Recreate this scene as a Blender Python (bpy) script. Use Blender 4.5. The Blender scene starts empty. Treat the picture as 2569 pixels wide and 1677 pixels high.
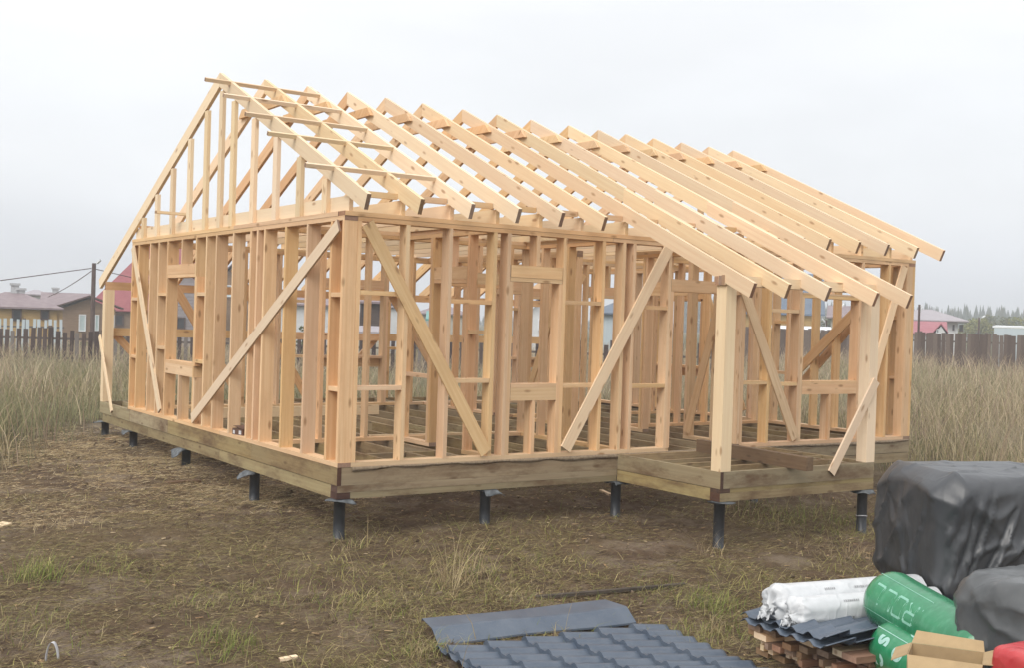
import bpy, math, random
import numpy as np
from mathutils import Vector, Matrix

random.seed(7)
RNG = np.random.default_rng(7)
scene = bpy.context.scene
COL = scene.collection

# ------------------------------------------------------------------ camera
CAM = np.array([-5.0252, -10.3665, 1.5182])
FW = np.array([0.56281675, 0.82649521, -0.01195684])
RT = np.array([0.82635257, -0.5622613, 0.03168048])
UP = np.array([-0.01946089, 0.02771087, 0.99942653])
FPX, CX, CY = 2901.06, 1284.5, 838.5
cam_d = bpy.data.cameras.new('camera')
cam = bpy.data.objects.new('camera', cam_d)
COL.objects.link(cam)
cam_d.sensor_width = 36.0
cam_d.lens = FPX / 2569.0 * 36.0
cam_d.clip_start = 0.1
cam_d.clip_end = 4000
mw = Matrix.Identity(4)
for i in range(3):
    mw[i][0], mw[i][1], mw[i][2], mw[i][3] = RT[i], UP[i], -FW[i], CAM[i]
cam.matrix_world = mw
scene.camera = cam

# ------------------------------------------------------------------ world: overcast sky
SUN_EL, SUN_AZ = math.radians(42), math.radians(205)   # azimuth of the sun's position, x axis = 0
world = bpy.data.worlds.new('World')
scene.world = world
world.use_nodes = True
nt = world.node_tree
nt.nodes.clear()
out = nt.nodes.new('ShaderNodeOutputWorld')
bg = nt.nodes.new('ShaderNodeBackground')
bg.inputs['Strength'].default_value = 0.1
sky = nt.nodes.new('ShaderNodeTexSky')
sky.sky_type = 'NISHITA'
sky.sun_disc = False
sky.sun_elevation = SUN_EL
sky.sun_rotation = math.radians(90) - SUN_AZ
sky.dust_density = 6.0
tc = nt.nodes.new('ShaderNodeTexCoord')
sep = nt.nodes.new('ShaderNodeSeparateXYZ')
nt.links.new(tc.outputs['Generated'], sep.inputs[0])
ramp = nt.nodes.new('ShaderNodeValToRGB')
ramp.color_ramp.interpolation = 'EASE'
ramp.color_ramp.elements[0].position = 0.0
ramp.color_ramp.elements[0].color = (0.56, 0.59, 0.645, 1)
ramp.color_ramp.elements[1].position = 1.0
ramp.color_ramp.elements[1].color = (1.15, 1.16, 1.18, 1)
e = ramp.color_ramp.elements.new(0.13); e.color = (0.735, 0.755, 0.78, 1)
e = ramp.color_ramp.elements.new(0.32); e.color = (0.83, 0.845, 0.865, 1)
nt.links.new(sep.outputs['Z'], ramp.inputs[0])
# slow cloud mottling
cn = nt.nodes.new('ShaderNodeTexNoise')
cn.inputs['Scale'].default_value = 2.2
cn.inputs['Detail'].default_value = 5
cmap = nt.nodes.new('ShaderNodeMapping')
cmap.inputs['Scale'].default_value = (1, 1, 3.0)
nt.links.new(tc.outputs['Generated'], cmap.inputs[0])
nt.links.new(cmap.outputs[0], cn.inputs['Vector'])
cr = nt.nodes.new('ShaderNodeMapRange')
cr.inputs[1].default_value = 0.3; cr.inputs[2].default_value = 0.7
cr.inputs[3].default_value = 9.2; cr.inputs[4].default_value = 10.8
nt.links.new(cn.outputs['Fac'], cr.inputs[0])
mul = nt.nodes.new('ShaderNodeVectorMath'); mul.operation = 'SCALE'
nt.links.new(ramp.outputs[0], mul.inputs[0])
nt.links.new(cr.outputs[0], mul.inputs['Scale'])
mix = nt.nodes.new('ShaderNodeMix'); mix.data_type = 'RGBA'
mix.inputs[0].default_value = 0.93
nt.links.new(sky.outputs[0], mix.inputs[6])
nt.links.new(mul.outputs[0], mix.inputs[7])
nt.links.new(mix.outputs[2], bg.inputs[0])
nt.links.new(bg.outputs[0], out.inputs[0])

sun_d = bpy.data.lights.new('sun', 'SUN')
sun_d.energy = 1.5
sun_d.angle = math.radians(38)
sun_d.color = (1.0, 0.965, 0.91)
sun = bpy.data.objects.new('sun', sun_d)
COL.objects.link(sun)
sd = Vector((math.cos(SUN_AZ) * math.cos(SUN_EL), math.sin(SUN_AZ) * math.cos(SUN_EL), math.sin(SUN_EL)))
sun.rotation_euler = sd.to_track_quat('Z', 'Y').to_euler()
sun.location = (-20, -20, 30)

vs = scene.view_settings
vs.view_transform = 'Standard'
vs.look = 'None'
vs.gamma = 1.0
vs.exposure = 0.45
vs.use_curve_mapping = False
scene.render.engine = 'CYCLES'
scene.cycles.use_denoising = True
scene.cycles.max_bounces = 8
scene.cycles.diffuse_bounces = 4
scene.cycles.volume_bounces = 1


HAZE = 0.0019


# ------------------------------------------------------------------ helpers
def at(px, py, d):
    """world point seen at photo pixel (px, py) at depth d metres"""
    return CAM + d * (FW + RT * (px - CX) / FPX - UP * (py - CY) / FPX)


def smooth(a, b, x):
    t = np.clip((x - a) / (b - a), 0, 1)
    return t * t * (3 - 2 * t)


def vnoise(x, y, seed=0):
    x = np.asarray(x, float); y = np.asarray(y, float)
    xi = np.floor(x).astype(np.int64); yi = np.floor(y).astype(np.int64)
    xf = x - xi; yf = y - yi
    u = xf * xf * (3 - 2 * xf); v = yf * yf * (3 - 2 * yf)

    def h(a, b):
        n = (a * 374761393 + b * 668265263 + seed * 1442695041) & 0xFFFFFFFF
        n = ((n ^ (n >> 13)) * 1274126177) & 0xFFFFFFFF
        return ((n ^ (n >> 16)) & 0xFFFF) / 65535.0
    return (h(xi, yi) * (1 - u) * (1 - v) + h(xi + 1, yi) * u * (1 - v) + h(xi, yi + 1) * (1 - u) * v + h(xi + 1, yi + 1) * u * v) * 2 - 1


def fbm(x, y, o=4, seed=0):
    s = 0; a = 1.0; f = 1.0; t = 0
    for k in range(o):
        s = s + a * vnoise(x * f, y * f, seed + k * 17); t += a
        a *= 0.5; f *= 2.03
    return s / t


def tag(o, label=None, cat=None, group=None, kind=None):
    if label: o['label'] = label
    if cat: o['category'] = cat
    if group: o['group'] = group
    if kind: o['kind'] = kind
    return o


def empty(name, loc=(0, 0, 0), rz=0.0):
    o = bpy.data.objects.new(name, None)
    o.empty_display_size = 0.2
    COL.objects.link(o)
    o.location = loc
    o.rotation_euler = (0, 0, rz)
    return o


def link(name, me, mats, parent=None, mat4=None):
    o = bpy.data.objects.new(name, me)
    COL.objects.link(o)
    for m in (mats if isinstance(mats, (list, tuple)) else [mats]):
        me.materials.append(m)
    if mat4 is not None:
        o.matrix_local = mat4
    if parent is not None:
        o.parent = parent
    return o


def mesh_np(name, V, F, col=None, smooth_shade=False):
    V = np.asarray(V, np.float32); F = np.asarray(F, np.int32)
    me = bpy.data.meshes.new(name)
    n, k = F.shape
    me.vertices.add(len(V)); me.vertices.foreach_set('co', V.ravel())
    me.loops.add(n * k); me.loops.foreach_set('vertex_index', F.ravel())
    me.polygons.add(n); me.polygons.foreach_set('loop_start', np.arange(0, n * k, k, dtype=np.int32))
    if smooth_shade:
        me.polygons.foreach_set('use_smooth', np.ones(n, bool))
    me.update(calc_edges=True)
    if col is not None:
        a = me.color_attributes.new('Col', 'FLOAT_COLOR', 'POINT')
        c = np.ones((len(V), 4), np.float32); c[:, :3] = col
        a.data.foreach_set('color', c.ravel())
    return me


def pydata(name, V, F, mi=None, smooth_shade=False):
    me = bpy.data.meshes.new(name)
    me.from_pydata([tuple(map(float, v)) for v in V], [], F)
    if mi is not None:
        me.polygons.foreach_set('material_index', mi)
    if smooth_shade:
        me.polygons.foreach_set('use_smooth', [True] * len(me.polygons))
    me.update()
    return me


BOXF = [(0, 3, 2, 1), (4, 5, 6, 7), (0, 1, 5, 4), (1, 2, 6, 5), (2, 3, 7, 6), (3, 0, 4, 7)]


def box_vf(x0, x1, y0, y1, z0, z1, off=0):
    V = [(x0, y0, z0), (x1, y0, z0), (x1, y1, z0), (x0, y1, z0), (x0, y0, z1), (x1, y0, z1), (x1, y1, z1), (x0, y1, z1)]
    return V, [tuple(i + off for i in f) for f in BOXF]


class MB:
    """collects boxes / tubes / polygons of ONE piece"""
    def __init__(self): self.V = []; self.F = []
    def box(self, x0, x1, y0, y1, z0, z1):
        v, f = box_vf(x0, x1, y0, y1, z0, z1, len(self.V)); self.V += v; self.F += f; return self
    def poly(self, pts):
        n = len(self.V); self.V += [tuple(p) for p in pts]; self.F.append(tuple(range(n, n + len(pts)))); return self
    def prism(self, pts, ext):
        n = len(self.V); k = len(pts); ex = np.asarray(ext, float)
        self.V += [tuple(p) for p in pts] + [tuple(np.asarray(p, float) + ex) for p in pts]
        self.F.append(tuple(range(n + k - 1, n - 1, -1))); self.F.append(tuple(range(n + k, n + 2 * k)))
        for i in range(k):
            j = (i + 1) % k; self.F.append((n + i, n + j, n + k + j, n + k + i))
        return self
    def tube(self, pts, r, seg=8, caps=True):
        pts = [np.asarray(p, float) for p in pts]
        rr = r if hasattr(r, '__len__') else [r] * len(pts)
        rings = []
        for i, p in enumerate(pts):
            d = pts[min(i + 1, len(pts) - 1)] - pts[max(i - 1, 0)]; d = d / np.linalg.norm(d)
            a = np.cross(d, (0, 0, 1)); 
            if np.linalg.norm(a) < 1e-3: a = np.cross(d, (0, 1, 0))
            a /= np.linalg.norm(a); b = np.cross(d, a); n = len(self.V)
            for k in range(seg):
                t = 2 * math.pi * k / seg; self.V.append(tuple(p + rr[i] * (a * math.cos(t) + b * math.sin(t))))
            rings.append(n)
        for i in range(len(rings) - 1):
            for k in range(seg):
                j = (k + 1) % seg; self.F.append((rings[i] + k, rings[i] + j, rings[i + 1] + j, rings[i + 1] + k))
        if caps:
            self.F.append(tuple(rings[0] + k for k in range(seg)))
            self.F.append(tuple(rings[-1] + seg - 1 - k for k in range(seg)))
        return self
    def build(self, name, mat, parent=None, sm=False):
        return link(name, pydata(name, self.V, self.F, smooth_shade=sm), mat, parent)


# ------------------------------------------------------------------ materials
def new_mat(name):
    m = bpy.data.materials.new(name); m.use_nodes = True
    t = m.node_tree
    return m, t, t.nodes['Principled BSDF']


def N(t, typ, **kw):
    n = t.nodes.new(typ)
    for k, v in kw.items():
        if k.startswith('i_'): n.inputs[k[2:]].default_value = v
        elif k.startswith('n') and k[1:].isdigit(): n.inputs[int(k[1:])].default_value = v
        else: setattr(n, k, v)
    return n


def mixc(t, fac, a, b, blend='MIX'):
    n = t.nodes.new('ShaderNodeMix'); n.data_type = 'RGBA'; n.blend_type = blend
    for k, v in ((0, fac), (6, a), (7, b)):
        if hasattr(v, 'is_linked'): t.links.new(v, n.inputs[k])
        elif k == 0: n.inputs[0].default_value = v
        else: n.inputs[k].default_value = (*v, 1)
    return n.outputs[2]


def mrange(t, v, a, b, c=0.0, d=1.0):
    n = t.nodes.new('ShaderNodeMapRange')
    t.links.new(v, n.inputs[0])
    for i, x in enumerate((a, b, c, d)): n.inputs[1 + i].default_value = x
    return n.outputs[0]


def noise(t, vec, scale, detail=3, rough=0.55, scl=None):
    if scl is not None:
        mp = N(t, 'ShaderNodeMapping'); mp.inputs['Scale'].default_value = scl
        t.links.new(vec, mp.inputs[0]); vec = mp.outputs[0]
    n = N(t, 'ShaderNodeTexNoise'); n.inputs['Scale'].default_value = scale
    n.inputs['Detail'].default_value = detail; n.inputs['Roughness'].default_value = rough
    t.links.new(vec, n.inputs['Vector'])
    return n.outputs['Fac']


def wood_mat(name, c1, c2, c3, knot, stain=0.0, stain_c=(0.1, 0.06, 0.03), rough=0.72, var=0.5, kn=1.0):
    m, t, b = new_mat(name)
    tcn = N(t, 'ShaderNodeTexCoord'); oi = N(t, 'ShaderNodeObjectInfo')
    add = N(t, 'ShaderNodeVectorMath', operation='MULTIPLY_ADD')
    add.inputs[1].default_value = (1, 1, 1)
    t.links.new(tcn.outputs['Object'], add.inputs[0])
    sc = N(t, 'ShaderNodeVectorMath', operation='SCALE')
    sc.inputs[0].default_value = (37.0, 19.0, 53.0)
    t.links.new(oi.outputs['Random'], sc.inputs['Scale'])
    t.links.new(sc.outputs[0], add.inputs[2])
    vec = add.outputs[0]
    g = noise(t, vec, 1.0, 4, 0.6, (1.0, 34, 34))
    big = noise(t, vec, 1.0, 2, 0.5, (0.7, 5, 5))
    col = mixc(t, mrange(t, g, 0.36, 0.64), c1, c2)
    col = mixc(t, mrange(t, big, 0.35, 0.75, 0, 0.55), col, c3)
    # each board has its own tone
    hs = N(t, 'ShaderNodeHueSaturation')
    wn = N(t, 'ShaderNodeTexWhiteNoise', noise_dimensions='1D')
    t.links.new(oi.outputs['Random'], wn.inputs['W'])
    spn = N(t, 'ShaderNodeSeparateColor'); t.links.new(wn.outputs['Color'], spn.inputs[0])
    t.links.new(mrange(t, spn.outputs[0], 0, 1, 0.5 - 0.022 * var, 0.5 + 0.002 * var), hs.inputs['Hue'])
    t.links.new(mrange(t, spn.outputs[1], 0, 1, 1 - 0.22 * var, 1 + 0.16 * var), hs.inputs['Saturation'])
    t.links.new(mrange(t, spn.outputs[2], 0, 1, 1 - 0.26 * var, 1 + 0.12 * var), hs.inputs['Value'])
    t.links.new(col, hs.inputs['Color'])
    col = hs.outputs[0]
    # knots
    mp = N(t, 'ShaderNodeMapping'); mp.inputs['Scale'].default_value = (3.4, 9.5, 9.5)
    t.links.new(vec, mp.inputs[0])
    vo = N(t, 'ShaderNodeTexVoronoi'); vo.inputs['Scale'].default_value = 1.0
    t.links.new(mp.outputs[0], vo.inputs['Vector'])
    sp2 = N(t, 'ShaderNodeSeparateColor'); t.links.new(vo.outputs['Color'], sp2.inputs[0])
    gate = mrange(t, sp2.outputs[0], 0.40, 0.44)
    k = mrange(t, vo.outputs['Distance'], 0.09, 0.22, 1, 0)
    mm = N(t, 'ShaderNodeMath', operation='MULTIPLY'); t.links.new(k, mm.inputs[0]); t.links.new(gate, mm.inputs[1])
    m2 = N(t, 'ShaderNodeMath', operation='MULTIPLY', n1=0.75); t.links.new(mm.outputs[0], m2.inputs[0])
    col = mixc(t, m2.outputs[0], col, knot)
    if stain > 0:
        s = noise(t, vec, 1.0, 6, 0.68, (1.6, 4.5, 4.5))
        col = mixc(t, mrange(t, s, 0.46, 0.70, 0, stain), col, stain_c)
    t.links.new(col, b.inputs['Base Color'])
    b.inputs['Roughness'].default_value = rough
    b.inputs['Specular IOR Level'].default_value = 0.25
    bp = N(t, 'ShaderNodeBump'); bp.inputs['Strength'].default_value = 0.25; bp.inputs['Distance'].default_value = 0.004
    t.links.new(g, bp.inputs['Height']); t.links.new(bp.outputs[0], b.inputs['Normal'])
    return m


def plain(name, c, rough=0.7, c2=None, scale=6.0, metal=0.0, bump=0.0, spec=0.35, coord='Object', detail=5, scl=None, lo=0.35, hi=0.68):
    m, t, b = new_mat(name)
    b.inputs['Roughness'].default_value = rough
    b.inputs['Metallic'].default_value = metal
    b.inputs['Specular IOR Level'].default_value = spec
    tcn = N(t, 'ShaderNodeTexCoord')
    nn = noise(t, tcn.outputs[coord], scale, detail, 0.6, scl)
    t.links.new(mixc(t, mrange(t, nn, lo, hi), c, c2 or tuple(x * 0.78 for x in c)), b.inputs['Base Color'])
    if bump:
        bp = N(t, 'ShaderNodeBump'); bp.inputs['Strength'].default_value = bump; bp.inputs['Distance'].default_value = 0.02
        t.links.new(nn, bp.inputs['Height']); t.links.new(bp.outputs[0], b.inputs['Normal'])
    return m


M = {}
M['pine'] = wood_mat('fresh_pine', (0.775, 0.56, 0.315), (0.685, 0.455, 0.235), (0.735, 0.475, 0.25), (0.29, 0.15, 0.065), stain=0.28, stain_c=(0.42, 0.25, 0.125), var=0.55)
M['pine_pale'] = wood_mat('pale_pine', (0.83, 0.67, 0.44), (0.775, 0.59, 0.37), (0.80, 0.615, 0.40), (0.36, 0.2, 0.1), stain=0.06, stain_c=(0.5, 0.34, 0.2), var=0.6)
M['pine_end'] = wood_mat('pine_end_grain', (0.36, 0.235, 0.14), (0.27, 0.17, 0.10), (0.40, 0.27, 0.16), (0.2, 0.12, 0.07), var=1.0)
M['treated'] = wood_mat('treated_beam', (0.36, 0.285, 0.15), (0.285, 0.21, 0.105), (0.335, 0.29, 0.165), (0.11, 0.06, 0.03), stain=0.92, stain_c=(0.125, 0.072, 0.038), var=0.8)
M['treated_end'] = wood_mat('treated_end_grain', (0.105, 0.055, 0.034), (0.065, 0.034, 0.022), (0.135, 0.075, 0.045), (0.06, 0.03, 0.02), var=0.7)
M['treated_dark'] = wood_mat('dark_treated_beam', (0.17, 0.108, 0.06), (0.12, 0.073, 0.04), (0.19, 0.125, 0.072), (0.05, 0.03, 0.02), stain=0.4, stain_c=(0.07, 0.04, 0.022), var=0.4)
M['felt'] = plain('sill_felt', (0.30, 0.235, 0.16), 0.95, (0.18, 0.13, 0.085), 30, bump=0.4)
M['pile'] = plain('pile_steel', (0.018, 0.021, 0.026), 0.42, (0.034, 0.036, 0.04), 14, spec=0.5, bump=0.1)
M['bitumen'] = plain('pile_cap_sheet', (0.15, 0.165, 0.175), 0.6, (0.05, 0.055, 0.06), 20, bump=0.3)


def tile_mat():
    m, t, b = new_mat('grey_tile_metal')
    tcn = N(t, 'ShaderNodeTexCoord')
    nn = noise(t, tcn.outputs['Object'], 5, 5, 0.6)
    n2 = noise(t, tcn.outputs['Object'], 60, 3, 0.6)
    c = mixc(t, mrange(t, nn, 0.35, 0.7), (0.062, 0.084, 0.118), (0.10, 0.122, 0.155))
    c = mixc(t, mrange(t, n2, 0.55, 0.75, 0, 0.3), c, (0.17, 0.165, 0.155))
    t.links.new(c, b.inputs['Base Color'])
    t.links.new(mrange(t, nn, 0.3, 0.7, 0.32, 0.5), b.inputs['Roughness'])
    b.inputs['Specular IOR Level'].default_value = 0.5
    return m


M['tile'] = tile_mat()


def ground_mat():
    m, t, b = new_mat('ground_soil')
    g = N(t, 'ShaderNodeNewGeometry')
    at_ = N(t, 'ShaderNodeAttribute', attribute_name='Col')
    pos = g.outputs['Position']
    n1 = noise(t, pos, 0.55, 5, 0.6)
    n2 = noise(t, pos, 3.2, 6, 0.68)
    n3 = noise(t, pos, 17, 5, 0.7)
    n4 = noise(t, pos, 70, 4, 0.7)
    n5 = noise(t, pos, 1.5, 5, 0.66)
    n6 = noise(t, pos, 6.5, 6, 0.72, (1, 1, .2))
    mud = mixc(t, mrange(t, n2, 0.36, 0.66), (0.072, 0.046, 0.029), (0.165, 0.110, 0.070))
    mud = mixc(t, mrange(t, n5, 0.50, 0.66, 0, 0.9), mud, (0.255, 0.20, 0.148))      # dried grey-tan clay
    mud = mixc(t, mrange(t, n6, 0.54, 0.70, 0, 0.85), mud, (0.285, 0.225, 0.16))
    straw = mixc(t, mrange(t, n3, 0.35, 0.7), (0.105, 0.075, 0.040), (0.255, 0.190, 0.100))
    grn = mixc(t, mrange(t, n3, 0.35, 0.7), (0.060, 0.060, 0.026), (0.165, 0.145, 0.066))
    c = mixc(t, mrange(t, n1, 0.42, 0.62, 0.0, 0.6), mud, straw)
    sepc = N(t, 'ShaderNodeSeparateColor'); t.links.new(at_.outputs['Color'], sepc.inputs[0])
    c = mixc(t, sepc.outputs[0], c, grn)
    c = mixc(t, mrange(t, n4, 0.27, 0.47, 0.75, 0.0), c, (0.032, 0.021, 0.014))
    t.links.new(c, b.inputs['Base Color'])
    b.inputs['Roughness'].default_value = 0.95
    b.inputs['Specular IOR Level'].default_value = 0.15
    mx = N(t, 'ShaderNodeMath', operation='MULTIPLY_ADD', n1=0.45)
    t.links.new(n4, mx.inputs[0]); t.links.new(n3, mx.inputs[2])
    bp = N(t, 'ShaderNodeBump'); bp.inputs['Strength'].default_value = 0.9; bp.inputs['Distance'].default_value = 0.05
    t.links.new(mx.outputs[0], bp.inputs['Height']); t.links.new(bp.outputs[0], b.inputs['Normal'])
    return m


M['ground'] = ground_mat()


def blade_mat(name, trans=0.25):
    m, t, b = new_mat(name)
    a = N(t, 'ShaderNodeAttribute', attribute_name='Col')
    t.links.new(a.outputs['Color'], b.inputs['Base Color'])
    b.inputs['Roughness'].default_value = 0.8
    b.inputs['Specular IOR Level'].default_value = 0.15
    tr = N(t, 'ShaderNodeBsdfTranslucent'); t.links.new(a.outputs['Color'], tr.inputs['Color'])
    ms = N(t, 'ShaderNodeMixShader'); ms.inputs[0].default_value = trans
    t.links.new(b.outputs[0], ms.inputs[1]); t.links.new(tr.outputs[0], ms.inputs[2])
    t.links.new(ms.outputs[0], t.nodes['Material Output'].inputs['Surface'])
    return m


M['blade'] = blade_mat('grass_blades')
M['fence'] = None


def fence_mat(name, c1, c2, c3):
    m, t, b = new_mat(name)
    oi = N(t, 'ShaderNodeObjectInfo'); tcn = N(t, 'ShaderNodeTexCoord')
    wn = N(t, 'ShaderNodeTexWhiteNoise', noise_dimensions='1D'); t.links.new(oi.outputs['Random'], wn.inputs['W'])
    s = N(t, 'ShaderNodeSeparateColor'); t.links.new(wn.outputs['Color'], s.inputs[0])
    c = mixc(t, s.outputs[0], c1, c2)
    c = mixc(t, mrange(t, s.outputs[1], 0.72, 0.8), c, c3)
    nn = noise(t, tcn.outputs['Object'], 4, 4, 0.6, (20, 20, 2))
    c = mixc(t, mrange(t, nn, 0.4, 0.7, 0, 0.4), c, tuple(x * 0.5 for x in c1))
    t.links.new(c, b.inputs['Base Color']); b.inputs['Roughness'].default_value = 0.9
    b.inputs['Specular IOR Level'].default_value = 0.15
    return m


M['fence'] = fence_mat('old_fence_board', (0.06, 0.044, 0.042), (0.115, 0.086, 0.077), (0.20, 0.175, 0.16))
M['fence_grey'] = fence_mat('weathered_fence_board', (0.10, 0.076, 0.066), (0.15, 0.115, 0.098), (0.17, 0.135, 0.115))
M['post'] = plain('weathered_post', (0.15, 0.125, 0.11), 0.9, (0.09, 0.07, 0.06), 10)


# ------------------------------------------------------------------ ground
def ground_z(x, y):
    x = np.asarray(x, float); y = np.asarray(y, float)
    base = np.where(y > 0, -0.725 + 0.021 * np.minimum(y, 9.0), -0.725 + 0.062 * np.maximum(y, -3.8))
    base = base + smooth(9, 30, y) * -0.12 + smooth(14, 34, x) * .42
    return base


def ground_full(x, y):
    z = ground_z(x, y)
    near = 1 - smooth(25, 60, np.hypot(x, y))
    z = z + near * (0.045 * fbm(x * 0.9, y * 0.9, 3, 3) + 0.03 * fbm(x * 3.1, y * 3.1, 3, 9) + 0.03 * np.abs(fbm(x * 5.5, y * 5.5, 2, 21)) + 0.022 * np.abs(fbm(x * 13, y * 13, 2, 22)))
    # spoil heaps by some piles
    for (hx, hy, hh, hr) in ((0.35, 4.75, .10, .55), (0.5, 7.2, .08, .5), (7.4, -1.0, .20, .45), (8.7, -0.5, .16, .45), (2.6, -2.4, .07, .4), (5.2, 0.7, .1, .5)):
        z = z + hh * np.exp(-((x - hx) ** 2 + (y - hy) ** 2) / (hr * hr)) * (1 + 0.5 * vnoise(x * 7, y * 7, 5))
    return z


def grass_amount(x, y):
    """1 in the uncut field, 0 on the trodden building site"""
    x = np.asarray(x, float); y = np.asarray(y, float)
    wob = 1.0 * fbm(x * 0.6, y * 0.6, 4, 31)
    left = (x + 2.1) * -0.894 + (y - 6.4) * 0.447 + wob
    back = y - 10.4 + wob
    right = x - 10.4 + wob * 1.2 + 0.15 * np.minimum(y, 0)
    return np.maximum(np.maximum(smooth(-0.9, 0.9, left), smooth(-0.6, 0.6, back)), smooth(-0.9, 0.9, right))


def build_ground():
    def axis(c, fine, n, far):
        a = np.arange(-fine, fine + 1e-6, 0.062)
        s = np.geomspace(0.07, 1, n); s = np.cumsum(s); s = s / s[-1] * (far - fine)
        return c + np.concatenate([-(fine + s[::-1]), a, fine + s])
    ax = axis(1.2, 10, 70, 1500); ay = axis(-.5, 9.5, 70, 1500)
    X, Y = np.meshgrid(ax, ay, indexing='ij')
    Z = ground_full(X, Y)
    nx, ny = X.shape
    V = np.stack([X, Y, Z], -1).reshape(-1, 3)
    i = np.arange(nx - 1)[:, None] * ny + np.arange(ny - 1)[None, :]
    F = np.stack([i, i + ny, i + ny + 1, i + 1], -1).reshape(-1, 4)
    ga = grass_amount(X, Y)
    patch = smooth(0.05, 0.35, fbm(X * 0.35, Y * 0.35, 3, 77)) * smooth(-1, -4, Y) * 0.8
    c = np.maximum(ga, patch).reshape(-1, 1)
    me = mesh_np('ground', V, F, np.repeat(c, 3, 1), True)
    o = link('ground', me, M['ground'])
    tag(o, kind='structure')


build_ground()

# ------------------------------------------------------------------ house frame
HOUSE = empty('house_frame', (0, 0, -0.3))
tag(HOUSE, 'unfinished pale timber house frame with open rafters on black steel piles', 'house frame')
HOFF = Vector((0, 0, -0.3))
W, L, H = 7.19, 8.92, 2.55
T, D = 0.045, 0.145
YR, ZR, MF, MBK = 3.65, 4.485, 0.438, 0.468


def timber(name, a, b, wdir, w, t, mats, parent=HOUSE, off=HOFF, jit=0.0015):
    """board of length |ab| centred on the line a-b, w wide along wdir, t thick"""
    a = Vector(a); b = Vector(b)
    ex = (b - a); ln = ex.length; ex.normalize()
    wd = Vector(wdir); ey = (wd - ex * wd.dot(ex)).normalized(); ez = ex.cross(ey)
    V, F = box_vf(-ln / 2, ln / 2, -w / 2, w / 2, -t / 2, t / 2)
    me = pydata(name, V, F, [0, 0, 0, 1, 0, 1])
    mid = (a + b) / 2 - off + Vector((random.uniform(-jit, jit), random.uniform(-jit, jit), 0))
    m4 = Matrix.Identity(4)
    for i in range(3):
        m4[i][0], m4[i][1], m4[i][2], m4[i][3] = ex[i], ey[i], ez[i], mid[i]
    return link(name, me, mats, parent, m4)


PINE = [M['pine'], M['pine_end']]
PALE = [M['pine_pale'], M['pine_end']]
TREAT = [M['treated'], M['treated_end']]


def bx(name, x0, x1, y0, y1, z0, z1, mats=PINE, **kw):
    """axis-aligned timber; the longest side is its length"""
    c = ((x0 + x1) / 2, (y0 + y1) / 2, (z0 + z1) / 2)
    s = (x1 - x0, y1 - y0, z1 - z0)
    k = s.index(max(s)); a = list(c); b = list(c); a[k] -= s[k] / 2; b[k] += s[k] / 2
    o = [i for i in range(3) if i != k]
    wd = [0, 0, 0]; wd[o[0]] = 1
    ex = Vector([1 if i == k else 0 for i in range(3)]); ez = ex.cross(Vector(wd))
    return timber(name, a, b, wd, s[o[0]], s[o[1]], mats, **kw)


def profile(name, pts, x0, x1, mats, ends=(), parent=HOUSE, off=HOFF):
    """board cut to a shape in the y-z plane, extruded from x0 to x1; local x follows its first edge"""
    p = [Vector((0, q[0], q[1])) for q in pts]
    ex = (p[1] - p[0]).normalized(); ez = Vector((1, 0, 0)); ey = ez.cross(ex)
    org = sum(p, Vector()) / len(p)
    n = len(p); V = []
    for dz in (-(x1 - x0) / 2, (x1 - x0) / 2):
        for q in p:
            d = q - org; V.append((d.dot(ex), d.dot(ey), dz))
    F = [tuple(range(n - 1, -1, -1)), tuple(range(n, 2 * n))]; mi = [0, 0]
    for i in range(n):
        j = (i + 1) % n; F.append((i, j, n + j, n + i)); mi.append(1 if i in ends else 0)
    me = pydata(name, V, F, mi)
    m4 = Matrix.Identity(4); o = org + Vector(((x0 + x1) / 2, 0, 0)) - off
    for i in range(3):
        m4[i][0], m4[i][1], m4[i][2], m4[i][3] = ex[i], ey[i], ez[i], o[i]
    return link(name, me, mats, parent, m4)


# --- foundation rim
ZU, ZL = -0.178, -0.313
YB = W + 1.56           # back edge of the rear porch
XQ, PD, PW = 3.57, 1.68, 2.46


def rim_run(axis, a, b, lo, hi, z0, z1, joints=(), name='rim_board', mats=TREAT):
    cuts = [a] + list(joints) + [b]
    for i in range(len(cuts) - 1):
        p, q = cuts[i] + (0.0015 if i else 0), cuts[i + 1] - 0.0015
        if axis == 'x': bx(name, p, q, lo, hi, z0, z1, mats)
        else: bx(name, lo, hi, p, q, z0, z1, mats)


# gable side (x = 0)
rim_run('y', 0.0, YB, 0, T, ZU, 0, (2.25, 5.3, 7.1))
rim_run('y', 0.145, YB - .145, 0.009, 0.154, ZL, ZU - .007, (3.3, 6.2), 'rim_beam')
bx('rim_beam', 0.003, 0.148, 0.002, 0.144, ZL, ZL + 0.062, [M['treated_end'], M['treated_end']])
# front side (y = 0)
rim_run('x', T + .002, L, 0.002, T, ZU, 0, (4.7,))
rim_run('x', 0.006, XQ - .002, 0.004, 0.149, ZL + 0.064, ZU - .001, (), 'rim_beam')
rim_run('x', 0.150, XQ - .002, 0.006, 0.147, ZL, ZL + 0.063, (), 'rim_beam')
rim_run('x', XQ + .15, L, 0.004, 0.149, ZL, ZU - .007, (6.05,), 'rim_beam')
# far sides
rim_run('y', T, YB, L - T, L - .001, ZU, 0, (4.0,))
rim_run('y', 0.15, YB, L - .148, L - .003, ZL, ZU - .007, (3.0, 6.1), 'rim_beam')
rim_run('x', T + .002, L - T - .002, YB - T, YB, ZU, 0, (3.1, 6.0))
rim_run('x', 0.15, L - .15, YB - .149, YB - .004, ZL, ZU - .007, (4.2,), 'rim_beam')
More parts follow.
